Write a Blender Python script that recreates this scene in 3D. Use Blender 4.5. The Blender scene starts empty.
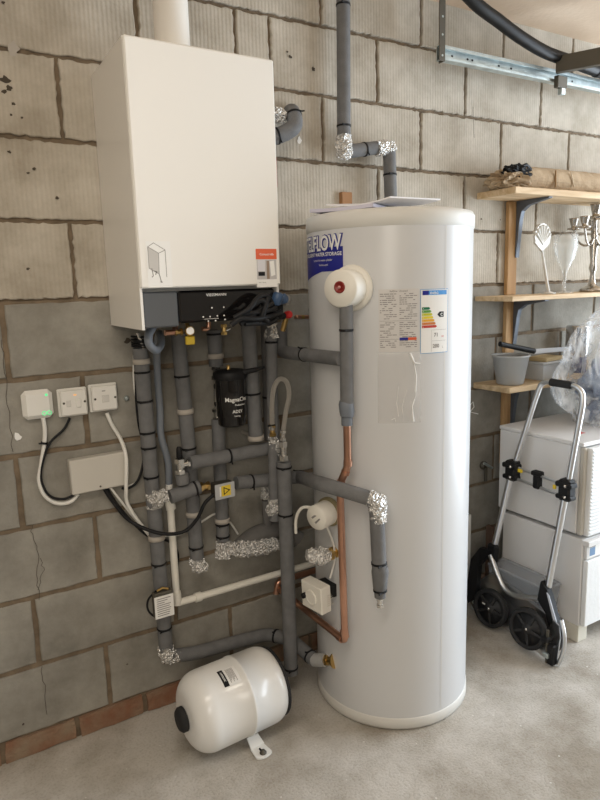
import bpy, math, random
from mathutils import Vector, Matrix, noise

S = bpy.context.scene
COL = S.collection
PI = math.pi
random.seed(7)

# ------------------------------------------------------------ materials
MATS = {}

def mat(name, col, rough=0.6, metal=0.0, var=0.0, vscale=8.0, bump=0.0, bscale=60.0, col2=None,
        alpha=1.0, coat=0.0, emit=None, estr=0.0, spec=0.5, trans=0.0):
    if name in MATS:
        return MATS[name]
    m = bpy.data.materials.new(name)
    m.use_nodes = True
    nt = m.node_tree
    b = nt.nodes['Principled BSDF']
    b.inputs['Roughness'].default_value = rough
    b.inputs['Metallic'].default_value = metal
    b.inputs['Specular IOR Level'].default_value = spec
    b.inputs['Coat Weight'].default_value = coat
    b.inputs['Transmission Weight'].default_value = trans
    b.inputs['Alpha'].default_value = alpha
    if emit:
        b.inputs['Emission Color'].default_value = (*emit, 1)
        b.inputs['Emission Strength'].default_value = estr
    tc = nt.nodes.new('ShaderNodeTexCoord')
    if var > 0 or col2:
        n = nt.nodes.new('ShaderNodeTexNoise')
        n.inputs['Scale'].default_value = vscale
        n.inputs['Detail'].default_value = 6
        nt.links.new(tc.outputs['Object'], n.inputs['Vector'])
        r = nt.nodes.new('ShaderNodeValToRGB')
        c2 = col2 or tuple(min(1, c * (1 + var)) for c in col)
        c1 = col if col2 else tuple(c * (1 - var) for c in col)
        r.color_ramp.elements[0].position = 0.32
        r.color_ramp.elements[1].position = 0.68
        r.color_ramp.elements[0].color = (*c1, 1)
        r.color_ramp.elements[1].color = (*c2, 1)
        nt.links.new(n.outputs['Fac'], r.inputs['Fac'])
        nt.links.new(r.outputs['Color'], b.inputs['Base Color'])
    else:
        b.inputs['Base Color'].default_value = (*col, 1)
    if bump > 0:
        n = nt.nodes.new('ShaderNodeTexNoise')
        n.inputs['Scale'].default_value = bscale
        n.inputs['Detail'].default_value = 4
        nt.links.new(tc.outputs['Object'], n.inputs['Vector'])
        bp = nt.nodes.new('ShaderNodeBump')
        bp.inputs['Strength'].default_value = bump
        bp.inputs['Distance'].default_value = 0.01
        nt.links.new(n.outputs['Fac'], bp.inputs['Height'])
        nt.links.new(bp.outputs['Normal'], b.inputs['Normal'])
    MATS[name] = m
    return m


def mat_block(name, c1, c2, ribs, speck):
    """concrete block face: mottled, pitted, optionally with faint vertical ribs"""
    m = bpy.data.materials.new(name)
    m.use_nodes = True
    nt = m.node_tree
    N = nt.nodes.new
    L = nt.links.new
    b = nt.nodes['Principled BSDF']
    b.inputs['Roughness'].default_value = 0.9
    b.inputs['Specular IOR Level'].default_value = 0.15
    tc = N('ShaderNodeTexCoord')
    n1 = N('ShaderNodeTexNoise'); n1.inputs['Scale'].default_value = 5; n1.inputs['Detail'].default_value = 8
    n1.inputs['Roughness'].default_value = 0.65
    L(tc.outputs['Object'], n1.inputs['Vector'])
    r1 = N('ShaderNodeValToRGB')
    r1.color_ramp.elements[0].position = 0.3; r1.color_ramp.elements[1].position = 0.7
    r1.color_ramp.elements[0].color = (*c1, 1); r1.color_ramp.elements[1].color = (*c2, 1)
    L(n1.outputs['Fac'], r1.inputs['Fac'])
    # dark pits
    v = N('ShaderNodeTexVoronoi'); v.inputs['Scale'].default_value = 26; v.inputs['Randomness'].default_value = 1
    nd = N('ShaderNodeTexNoise'); nd.inputs['Scale'].default_value = 40
    L(tc.outputs['Object'], nd.inputs['Vector'])
    ad = N('ShaderNodeVectorMath'); ad.operation = 'MULTIPLY_ADD'
    ad.inputs[1].default_value = (0.03, 0.03, 0.03)
    L(nd.outputs['Color'], ad.inputs[0]); L(tc.outputs['Object'], ad.inputs[2])
    L(ad.outputs[0], v.inputs['Vector'])
    sep = N('ShaderNodeSeparateColor'); L(v.outputs['Color'], sep.inputs['Color'])
    th = N('ShaderNodeMath'); th.operation = 'MULTIPLY'; th.inputs[1].default_value = speck
    L(sep.outputs[0], th.inputs[0])
    lt = N('ShaderNodeMath'); lt.operation = 'LESS_THAN'
    L(v.outputs['Distance'], lt.inputs[0]); L(th.outputs[0], lt.inputs[1])
    gt = N('ShaderNodeMath'); gt.operation = 'GREATER_THAN'; gt.inputs[1].default_value = 0.68
    L(sep.outputs[1], gt.inputs[0])
    mu = N('ShaderNodeMath'); mu.operation = 'MULTIPLY'
    L(lt.outputs[0], mu.inputs[0]); L(gt.outputs[0], mu.inputs[1])
    mx = N('ShaderNodeMix'); mx.data_type = 'RGBA'
    L(mu.outputs[0], mx.inputs['Factor']); L(r1.outputs['Color'], mx.inputs['A'])
    mx.inputs['B'].default_value = (c1[0] * .25, c1[1] * .22, c1[2] * .2, 1)
    # streaks of old lime
    L(mx.outputs['Result'], b.inputs['Base Color'])
    # bump
    n2 = N('ShaderNodeTexNoise'); n2.inputs['Scale'].default_value = 90; n2.inputs['Detail'].default_value = 5
    L(tc.outputs['Object'], n2.inputs['Vector'])
    h = n2.outputs['Fac']
    if ribs > 0:
        w = N('ShaderNodeTexWave'); w.wave_type = 'BANDS'; w.bands_direction = 'X'
        w.inputs['Scale'].default_value = 24; w.inputs['Distortion'].default_value = 1.2
        w.inputs['Detail'].default_value = 2; w.inputs['Detail Scale'].default_value = 0.6
        mp = N('ShaderNodeMapping'); mp.inputs['Scale'].default_value = (1, 1, 0.12)
        L(tc.outputs['Object'], mp.inputs['Vector']); L(mp.outputs[0], w.inputs['Vector'])
        ma = N('ShaderNodeMath'); ma.operation = 'MULTIPLY_ADD'; ma.inputs[1].default_value = ribs
        L(w.outputs['Fac'], ma.inputs[0]); L(n2.outputs['Fac'], ma.inputs[2])
        h = ma.outputs[0]
        wc = N('ShaderNodeMix'); wc.data_type = 'RGBA'; wc.blend_type = 'MULTIPLY'
        wc.inputs['Factor'].default_value = 0.16
        L(mx.outputs['Result'], wc.inputs['A'])
        rr = N('ShaderNodeValToRGB')
        rr.color_ramp.elements[0].color = (.66, .64, .6, 1); rr.color_ramp.elements[1].color = (1, 1, 1, 1)
        L(w.outputs['Fac'], rr.inputs['Fac']); L(rr.outputs['Color'], wc.inputs['B'])
        L(wc.outputs['Result'], b.inputs['Base Color'])
    bp = N('ShaderNodeBump'); bp.inputs['Strength'].default_value = 0.35; bp.inputs['Distance'].default_value = 0.004
    L(h, bp.inputs['Height']); L(bp.outputs['Normal'], b.inputs['Normal'])
    MATS[name] = m
    return m


def mat_floor():
    m = bpy.data.materials.new('concrete_floor')
    m.use_nodes = True
    nt = m.node_tree; N = nt.nodes.new; L = nt.links.new
    b = nt.nodes['Principled BSDF']
    b.inputs['Roughness'].default_value = 0.85
    b.inputs['Specular IOR Level'].default_value = 0.25
    tc = N('ShaderNodeTexCoord')
    n1 = N('ShaderNodeTexNoise'); n1.inputs['Scale'].default_value = 2.6; n1.inputs['Detail'].default_value = 9
    n1.inputs['Roughness'].default_value = 0.62
    L(tc.outputs['Object'], n1.inputs['Vector'])
    r1 = N('ShaderNodeValToRGB')
    r1.color_ramp.elements[0].position = 0.38; r1.color_ramp.elements[1].position = 0.60
    r1.color_ramp.elements[0].color = (.33, .295, .245, 1); r1.color_ramp.elements[1].color = (.55, .52, .475, 1)
    L(n1.outputs['Fac'], r1.inputs['Fac'])
    n2 = N('ShaderNodeTexNoise'); n2.inputs['Scale'].default_value = 130; n2.inputs['Detail'].default_value = 4
    L(tc.outputs['Object'], n2.inputs['Vector'])
    r2 = N('ShaderNodeValToRGB')
    r2.color_ramp.elements[0].position = 0.36; r2.color_ramp.elements[1].position = 0.5
    r2.color_ramp.elements[0].color = (.84, .83, .80, 1); r2.color_ramp.elements[1].color = (1, 1, 1, 1)
    L(n2.outputs['Fac'], r2.inputs['Fac'])
    mx = N('ShaderNodeMix'); mx.data_type = 'RGBA'; mx.blend_type = 'MULTIPLY'; mx.inputs['Factor'].default_value = .8
    L(r1.outputs['Color'], mx.inputs['A']); L(r2.outputs['Color'], mx.inputs['B'])
    v = N('ShaderNodeTexVoronoi'); v.inputs['Scale'].default_value = 17
    L(tc.outputs['Object'], v.inputs['Vector'])
    lt = N('ShaderNodeMath'); lt.operation = 'LESS_THAN'; lt.inputs[1].default_value = 0.055
    L(v.outputs['Distance'], lt.inputs[0])
    mx2 = N('ShaderNodeMix'); mx2.data_type = 'RGBA'
    L(lt.outputs[0], mx2.inputs['Factor']); L(mx.outputs['Result'], mx2.inputs['A'])
    mx2.inputs['B'].default_value = (.62, .6, .55, 1)
    L(mx2.outputs['Result'], b.inputs['Base Color'])
    ma = N('ShaderNodeMath'); ma.operation = 'MULTIPLY_ADD'; ma.inputs[1].default_value = 0.6
    L(n2.outputs['Fac'], ma.inputs[0])
    n3 = N('ShaderNodeTexNoise'); n3.inputs['Scale'].default_value = 22; n3.inputs['Detail'].default_value = 5
    L(tc.outputs['Object'], n3.inputs['Vector']); L(n3.outputs['Fac'], ma.inputs[2])
    bp = N('ShaderNodeBump'); bp.inputs['Strength'].default_value = 0.5; bp.inputs['Distance'].default_value = 0.006
    L(ma.outputs[0], bp.inputs['Height']); L(bp.outputs['Normal'], b.inputs['Normal'])
    MATS['floor'] = m
    return m


def mat_foil():
    m = bpy.data.materials.new('crinkled_foil')
    m.use_nodes = True
    nt = m.node_tree; N = nt.nodes.new; L = nt.links.new
    b = nt.nodes['Principled BSDF']
    b.inputs['Base Color'].default_value = (.92, .91, .88, 1)
    b.inputs['Metallic'].default_value = 0.62
    b.inputs['Roughness'].default_value = 0.26
    tc = N('ShaderNodeTexCoord')
    v = N('ShaderNodeTexVoronoi'); v.inputs['Scale'].default_value = 120
    L(tc.outputs['Object'], v.inputs['Vector'])
    n = N('ShaderNodeTexNoise'); n.inputs['Scale'].default_value = 90; n.inputs['Detail'].default_value = 5
    L(tc.outputs['Object'], n.inputs['Vector'])
    a = N('ShaderNodeMath'); a.operation = 'ADD'
    L(v.outputs['Distance'], a.inputs[0]); L(n.outputs['Fac'], a.inputs[1])
    bp = N('ShaderNodeBump'); bp.inputs['Strength'].default_value = 1.0; bp.inputs['Distance'].default_value = 0.012
    L(a.outputs[0], bp.inputs['Height']); L(bp.outputs['Normal'], b.inputs['Normal'])
    MATS['foil'] = m
    return m


def mat_wood(name, c1, c2, scale=9.0, axis=(0.12, 1, 1)):
    m = bpy.data.materials.new(name)
    m.use_nodes = True
    nt = m.node_tree; N = nt.nodes.new; L = nt.links.new
    b = nt.nodes['Principled BSDF']; b.inputs['Roughness'].default_value = 0.7
    tc = N('ShaderNodeTexCoord'); mp = N('ShaderNodeMapping'); mp.inputs['Scale'].default_value = axis
    n = N('ShaderNodeTexNoise'); n.inputs['Scale'].default_value = scale * 4; n.inputs['Detail'].default_value = 6
    n.inputs['Distortion'].default_value = 0.6
    L(tc.outputs['Object'], mp.inputs['Vector']); L(mp.outputs[0], n.inputs['Vector'])
    r = N('ShaderNodeValToRGB')
    r.color_ramp.elements[0].position = 0.35; r.color_ramp.elements[1].position = 0.65
    r.color_ramp.elements[0].color = (*c1, 1); r.color_ramp.elements[1].color = (*c2, 1)
    L(n.outputs['Fac'], r.inputs['Fac']); L(r.outputs['Color'], b.inputs['Base Color'])
    MATS[name] = m
    return m


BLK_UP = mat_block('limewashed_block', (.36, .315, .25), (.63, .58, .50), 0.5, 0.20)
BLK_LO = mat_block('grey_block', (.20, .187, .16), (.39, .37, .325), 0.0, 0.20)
MORTAR = mat('mortar', (.20, .15, .10), .95, var=.25, vscale=20, bump=.5)
BRICK = mat('brick', (.25, .11, .06), .9, vscale=11, col2=(.30, .22, .15), bump=.7)
CRACK = mat('crack_line', (.075, .06, .045), .95)
FLOOR = mat_floor()
CEIL = mat('ceiling_board', (.66, .50, .36), .85, vscale=3, col2=(.78, .62, .47), bump=.15)
PLASTER = mat('plain_wall', (.27, .235, .19), .9, var=.08)
WHITE = mat('white_enamel', (.86, .835, .785), .38)
WPLAST = mat('white_plastic', (.80, .78, .73), .4)
CREAM = mat('cream_plastic', (.83, .80, .72), .42)
CYLM = mat('cylinder_jacket', (.66, .665, .67), .30, spec=.6)
CYLCAP = mat('cylinder_end_cap', (.71, .695, .65), .5)
VESM = mat('vessel_enamel', (.88, .88, .86), .28, coat=.3)
FOAM = mat('grey_pipe_foam', (.165, .166, .168), .85, var=.12, vscale=30, bump=.25, bscale=300)
FOAMD = mat('dark_pipe_foam', (.13, .125, .12), .85, var=.1, vscale=30, bump=.2, bscale=300)
HOSEG = mat('blue_grey_hose', (.17, .19, .22), .5)
BLACK = mat('black_plastic', (.009, .009, .010), .55, spec=.3)
BLACKG = mat('black_gloss', (.008, .007, .007), .08, spec=.5)
RUBBER = mat('black_rubber', (.016, .016, .017), .75, bump=.2)
GREYREFL = mat('reflection_grey', (.10, .105, .11), .4)
COPPER = mat('copper', (.58, .32, .22), .28, metal=.9, var=.12, vscale=14)
BRASS = mat('brass', (.62, .43, .17), .3, metal=1)
CHROME = mat('chrome', (.74, .73, .70), .22, metal=1)
SILVER = mat('silver', (.46, .43, .39), .2, metal=1)
ALU = mat('aluminium', (.72, .73, .74), .33, metal=1)
GALV = mat('galvanised_steel', (.50, .56, .56), .42, metal=.75, var=.15, vscale=25)
STEELD = mat('dark_steel', (.11, .10, .08), .5, metal=.5, var=.15)
BRAID = mat('braided_steel', (.62, .58, .52), .45, metal=.45, bump=.9, bscale=700)
FOIL = mat_foil()
SHELFW = mat_wood('shelf_pine', (.54, .37, .20), (.74, .57, .37))
UPRW = mat_wood('upright_timber', (.42, .24, .10), (.58, .37, .18), axis=(1, 1, .12))
SHELFD = mat_wood('weathered_shelf_wood', (.42, .29, .16), (.62, .47, .29))
KRAFT = mat('kraft_paper', (.37, .27, .165), .9, vscale=14, col2=(.50, .38, .25), bump=.6, bscale=40)
BRKT = mat('grey_bracket_steel', (.13, .145, .17), .5, metal=.4)
PAPER = mat('white_paper', (.84, .82, .83), .8)
LILAC = mat('lilac_paper', (.62, .60, .70), .8)
BLUEL = mat('label_blue', (.012, .018, .25), .4)
LWHITE = mat('label_white', (.86, .85, .82), .6)
LTXT = mat('label_print', (.27, .25, .24), .7)
LTXTB = mat('label_bold_print', (.05, .05, .05), .6)
RED = mat('red_plastic', (.55, .02, .02), .4)
REDD = mat('dark_red_plastic', (.25, .02, .015), .35)
ORANGE = mat('orange_print', (.75, .13, .05), .5)
YELLOW = mat('yellow_print', (.80, .58, .04), .5)
YTAG = mat('yellow_tag', (.50, .34, .02), .5)
ALULAB = mat('silver_label', (.52, .53, .54), .4, metal=.3)
BLUEV = mat('blue_plastic', (.045, .09, .18), .4)
GREENLED = mat('green_led', (.1, .8, .3), .5, emit=(.15, 1, .4), estr=.6)
ORLED = mat('orange_led', (.9, .4, .1), .5, emit=(1, .45, .1), estr=.8)
CABW = mat('white_melamine', (.74, .73, .72), .35)
CABD = mat('white_ribbed_door', (.82, .83, .83), .4, bump=.15)
CABE = mat('beige_edging', (.55, .52, .46), .6)
BLOCKC = mat('cream_foot_block', (.66, .63, .54), .8)
BUCKET = mat('grey_bucket_plastic', (.40, .41, .41), .35)
TUB = mat('translucent_tub', (.60, .61, .61), .3, alpha=.75)
CLEARB = mat('clear_grey_plastic', (.45, .48, .52), .15, alpha=.45)
GLASS = mat('clear_glass', (.90, .93, .92), .04, alpha=.30, coat=1)
FROST = mat('frosted_glass', (.80, .78, .73), .25, alpha=.85)
FILM = mat('plastic_film', (.86, .88, .90), .2, alpha=.36, bump=.7, bscale=22)
_n = FILM.node_tree; _t = _n.nodes.new('ShaderNodeTexNoise'); _t.inputs['Scale'].default_value = 9; _t.inputs['Detail'].default_value = 7
_t.inputs['Distortion'].default_value = 1.5
_c = _n.nodes.new('ShaderNodeTexCoord'); _m = _n.nodes.new('ShaderNodeMapping'); _m.inputs['Scale'].default_value = (1.6, 1.6, .7)
_m.inputs['Rotation'].default_value = (.3, .7, .2)
_r = _n.nodes.new('ShaderNodeMapRange'); _r.inputs['From Min'].default_value = .42; _r.inputs['From Max'].default_value = .66
_r.inputs['To Min'].default_value = .08; _r.inputs['To Max'].default_value = .65  # noise bands in the film's alpha stand in for streaky white highlights
_n.links.new(_c.outputs['Object'], _m.inputs['Vector']); _n.links.new(_m.outputs[0], _t.inputs['Vector'])
_n.links.new(_t.outputs['Fac'], _r.inputs['Value']); _n.links.new(_r.outputs[0], _n.nodes['Principled BSDF'].inputs['Alpha'])
BLUEBAG = mat('blue_fabric', (.045, .075, .16), .8, vscale=18, col2=(.32, .38, .48), bump=.6, bscale=40)
CARD = mat('cardboard', (.36, .26, .15), .85, var=.1)
CAN = mat('tin_can_metal', (.60, .60, .60), .25, metal=.9)
NAVY = mat('navy_print', (.012, .02, .12), .5)
TYRE = mat('wheel_black', (.02, .02, .021), .6)
SLEEVE = mat('clear_document_sleeve', (.80, .78, .76), .18, alpha=.28)
FLUEW = mat('flue_white', (.82, .79, .73), .4)
SEALD = mat('sealant', (.45, .41, .36), .8)


# ------------------------------------------------------------ mesh builder
class MB:
    def __init__(s):
        s.v = []; s.f = []; s.m = []; s.sm = []; s.mats = []

    def mi(s, m):
        if m not in s.mats:
            s.mats.append(m)
        return s.mats.index(m)

    def add(s, verts, faces, m, smooth=False):
        o = len(s.v); k = s.mi(m)
        s.v += [tuple(v) for v in verts]
        for f in faces:
            s.f.append([i + o for i in f]); s.m.append(k); s.sm.append(smooth)
        return s

    def box(s, lo, hi, m, bev=0.0, rot=None):
        """axis-aligned box with chamfered edges; rot = (matrix3, origin)"""
        lo = Vector(lo); hi = Vector(hi)
        lo2 = Vector([min(a, b) for a, b in zip(lo, hi)]); hi2 = Vector([max(a, b) for a, b in zip(lo, hi)])
        b = min(bev, *(0.49 * (hi2 - lo2)[i] for i in range(3)))
        if b <= 0:
            vs = [Vector((x, y, z)) for x in (lo2.x, hi2.x) for y in (lo2.y, hi2.y) for z in (lo2.z, hi2.z)]
            fs = [(0, 1, 3, 2), (4, 6, 7, 5), (0, 4, 5, 1), (2, 3, 7, 6), (0, 2, 6, 4), (1, 5, 7, 3)]
        else:
            vs = []; idx = {}
            for i, sx in enumerate((-1, 1)):
                for j, sy in enumerate((-1, 1)):
                    for k, sz in enumerate((-1, 1)):
                        c = Vector((hi2.x if sx > 0 else lo2.x, hi2.y if sy > 0 else lo2.y, hi2.z if sz > 0 else lo2.z))
                        for a in range(3):
                            p = c.copy()
                            for q, sg in enumerate((sx, sy, sz)):
                                if q != a:
                                    p[q] -= sg * b
                            idx[(i, j, k, a)] = len(vs); vs.append(p)
            fs = []
            for a in range(3):
                o1, o2 = [q for q in range(3) if q != a]
                for sgn in (0, 1):
                    ring = []
                    for u, w in ((0, 0), (1, 0), (1, 1), (0, 1)):
                        key = [0, 0, 0]; key[a] = sgn; key[o1] = u; key[o2] = w
                        ring.append(idx[(*key, a)])
                    fs.append(ring)
            for a in range(3):      # edges along axis a
                o1, o2 = [q for q in range(3) if q != a]
                for u in (0, 1):
                    for w in (0, 1):
                        k0 = [0, 0, 0]; k0[o1] = u; k0[o2] = w; k1 = list(k0); k1[a] = 1
                        fs.append([idx[(*k0, o1)], idx[(*k1, o1)], idx[(*k1, o2)], idx[(*k0, o2)]])
            for i in (0, 1):
                for j in (0, 1):
                    for k in (0, 1):
                        fs.append([idx[(i, j, k, 0)], idx[(i, j, k, 1)], idx[(i, j, k, 2)]])
        if rot:
            M3, o = rot; o = Vector(o)
            vs = [M3 @ (v - o) + o for v in vs]
        return s.add(vs, fs, m)

    def prism(s, poly, off, m, smooth=False):
        """closed polygon (3D points) extruded by vector off"""
        n = len(poly); P = [Vector(p) for p in poly]; off = Vector(off)
        vs = P + [p + off for p in P]
        fs = [list(range(n)), list(range(2 * n - 1, n - 1, -1))] + [[i, (i + 1) % n, n + (i + 1) % n, n + i] for i in range(n)]
        return s.add(vs, fs, m, smooth)

    def tube(s, pts, r, m, seg=16, fil=0.0, caps=True, smooth=True, jit=0.0, sub=0.0):
        """round tube along a polyline, corners filleted by fil; r a number or list"""
        P = [Vector(p) for p in pts]
        rr = list(r) if isinstance(r, (list, tuple)) else [r] * len(P)
        if fil > 0 and len(P) > 2:
            Q = [P[0]]; R2 = [rr[0]]
            for i in range(1, len(P) - 1):
                a = (P[i - 1] - P[i]); b = (P[i + 1] - P[i])
                d = min(fil, a.length * .48, b.length * .48)
                p0 = P[i] + a.normalized() * d; p1 = P[i] + b.normalized() * d
                for k in range(7):
                    t = k / 6
                    Q.append((1 - t) ** 2 * p0 + 2 * t * (1 - t) * P[i] + t * t * p1); R2.append(rr[i])
            Q.append(P[-1]); R2.append(rr[-1])
            P, rr = Q, R2
        if sub > 0:
            Q = []; R2 = []
            for i in range(len(P) - 1):
                n = max(1, int((P[i + 1] - P[i]).length / sub))
                for k in range(n):
                    t = k / n
                    Q.append(P[i].lerp(P[i + 1], t)); R2.append(rr[i] * (1 - t) + rr[i + 1] * t)
            Q.append(P[-1]); R2.append(rr[-1]); P, rr = Q, R2
        n = len(P)
        T = []
        for i in range(n):
            if i == 0: t = P[1] - P[0]
            elif i == n - 1: t = P[-1] - P[-2]
            else: t = (P[i] - P[i - 1]).normalized() + (P[i + 1] - P[i]).normalized()
            if t.length < 1e-9: t = Vector((0, 0, 1))
            T.append(t.normalized())
        up = Vector((0, 0, 1)) if abs(T[0].z) < .9 else Vector((1, 0, 0))
        nx = T[0].cross(up).normalized()
        vs = []
        for i in range(n):
            nx = (nx - T[i] * nx.dot(T[i]))
            nx = nx.normalized()
            ny = T[i].cross(nx)
            for k in range(seg):
                a = 2 * PI * k / seg
                q = rr[i]
                if jit: q *= 1 + jit * (noise.noise(P[i] * 60 + Vector((math.cos(a), math.sin(a), i * .7)) * 1.7) )
                vs.append(P[i] + nx * math.cos(a) * q + ny * math.sin(a) * q)
        fs = []
        for i in range(n - 1):
            for k in range(seg):
                k2 = (k + 1) % seg
                fs.append([i * seg + k, i * seg + k2, (i + 1) * seg + k2, (i + 1) * seg + k])
        s.add(vs, fs, m, smooth)
        if caps:
            s.add(vs[:seg], [list(range(seg))[::-1]], m)
            s.add(vs[-seg:], [list(range(seg))], m)
        return s

    def lathe(s, prof, m, o=(0, 0, 0), ax=(0, 0, 1), seg=32, smooth=True, xdir=None, caps=True, squash=1.0):
        """profile of (radius, height) turned about axis ax through o"""
        o = Vector(o); ax = Vector(ax).normalized()
        ref = Vector(xdir) if xdir else (Vector((0, 0, 1)) if abs(ax.z) < .9 else Vector((1, 0, 0)))
        nx = (ref - ax * ref.dot(ax)).normalized(); ny = ax.cross(nx)
        vs = []
        for r, h in prof:
            for k in range(seg):
                a = 2 * PI * k / seg
                vs.append(o + ax * h + nx * math.cos(a) * r + ny * math.sin(a) * r * squash)
        fs = [[i * seg + k, i * seg + (k + 1) % seg, (i + 1) * seg + (k + 1) % seg, (i + 1) * seg + k]
              for i in range(len(prof) - 1) for k in range(seg)]
        s.add(vs, fs, m, smooth)
        if caps:
            if prof[0][0] > 1e-5: s.add(vs[:seg], [list(range(seg))[::-1]], m)
            if prof[-1][0] > 1e-5: s.add(vs[-seg:], [list(range(seg))], m)
        return s

    def blob(s, c, r, m, seg=20, ring=12, amp=0.15, freq=8.0, scl=(1, 1, 1), seed=0, smooth=True, flat=None):
        c = Vector(c); vs = []
        for i in range(ring + 1):
            th = PI * i / ring
            for k in range(seg):
                a = 2 * PI * k / seg
                d = Vector((math.sin(th) * math.cos(a), math.sin(th) * math.sin(a), math.cos(th)))
                q = r * (1 + amp * noise.noise(d * freq * .25 + Vector((seed, seed * 2, 0))) * 2)
                p = Vector((d.x * q * scl[0], d.y * q * scl[1], d.z * q * scl[2])) + c
                if flat is not None and p.z < flat: p.z = flat
                vs.append(p)
        fs = [[i * seg + k, i * seg + (k + 1) % seg, (i + 1) * seg + (k + 1) % seg, (i + 1) * seg + k]
              for i in range(ring) for k in range(seg)]
        return s.add(vs, fs, m, smooth)

    def build(s, name, parent=None):
        me = bpy.data.meshes.new(name)
        me.from_pydata(s.v, [], s.f)
        for mt in s.mats: me.materials.append(mt)
        me.polygons.foreach_set('material_index', s.m)
        me.polygons.foreach_set('use_smooth', s.sm)
        me.validate(); me.update()
        import bmesh
        bm = bmesh.new(); bm.from_mesh(me)
        bmesh.ops.recalc_face_normals(bm, faces=bm.faces)
        bm.to_mesh(me); bm.free()
        ob = bpy.data.objects.new(name, me)
        COL.objects.link(ob)
        if parent: ob.parent = parent; ob.matrix_parent_inverse = parent.matrix_basis.inverted()
        return ob


def tag(o, label, cat, group=None, kind=None):
    o['label'] = label; o['category'] = cat
    if group: o['group'] = group
    if kind: o['kind'] = kind
    return o


def thing(name, loc, label, cat, group=None):
    o = bpy.data.objects.new(name, None)
    o.empty_display_size = .05
    o.location = loc
    COL.objects.link(o)
    return tag(o, label, cat, group)


def struct(o):
    o['kind'] = 'structure'
    return o


def text_geo(body, size, bold=0.0, align='LEFT', sx=1.0):
    """letters as flat faces in (u, v); returns verts, faces"""
    cu = bpy.data.curves.new('letters', 'FONT')
    cu.body = body; cu.size = size; cu.offset = bold * size; cu.align_x = align
    cu.resolution_u = 3
    ob = bpy.data.objects.new('letters', cu)
    COL.objects.link(ob)
    dg = bpy.context.evaluated_depsgraph_get()
    me = bpy.data.meshes.new_from_object(ob.evaluated_get(dg))
    vs = [(v.co.x * sx, v.co.y) for v in me.vertices]; fs = [list(p.vertices) for p in me.polygons]
    COL.objects.unlink(ob); bpy.data.objects.remove(ob); bpy.data.curves.remove(cu); bpy.data.meshes.remove(me)
    return vs, fs


def plane_map(o, U, V, N, off=0.0):
    o = Vector(o); U = Vector(U).normalized(); V = Vector(V).normalized(); N = Vector(N).normalized()
    return lambda u, v, w=0.0: o + U * u + V * v + N * (off + w)


def put_text(mb, mp, body, u, v, size, m, w=0.0, **k):
    vs, fs = text_geo(body, size, **k)
    mb.add([mp(a + u, b + v, w) for a, b in vs], fs, m)


def put_rect(mb, mp, u0, v0, u1, v1, m, w=0.0, n=1):
    vs = []
    for i in range(n + 1):
        t = u0 + (u1 - u0) * i / n
        vs += [mp(t, v0, w), mp(t, v1, w)]
    mb.add(vs, [[2 * i, 2 * i + 2, 2 * i + 3, 2 * i + 1] for i in range(n)], m)


def put_poly(mb, mp, pts, m, w=0.0):
    mb.add([mp(a, b, w) for a, b in pts], [list(range(len(pts)))], m)

# ============================================================ THE GARAGE
XL, XR, YF, ZC = -1.7, 4.25, -3.3, 2.49


def block_outline(x0, x1, z0, z1, rnd, j=0.0022, step=0.03):
    pts = []
    def edge(a, b):
        n = max(2, int((Vector(b) - Vector(a)).length / step))
        for i in range(n):
            t = i / n
            pts.append([a[0] + (b[0] - a[0]) * t + rnd.uniform(-j, j), a[1] + (b[1] - a[1]) * t + rnd.uniform(-j, j)])
    edge((x0, z0), (x1, z0)); edge((x1, z0), (x1, z1)); edge((x1, z1), (x0, z1)); edge((x0, z1), (x0, z0))
    return pts


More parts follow.
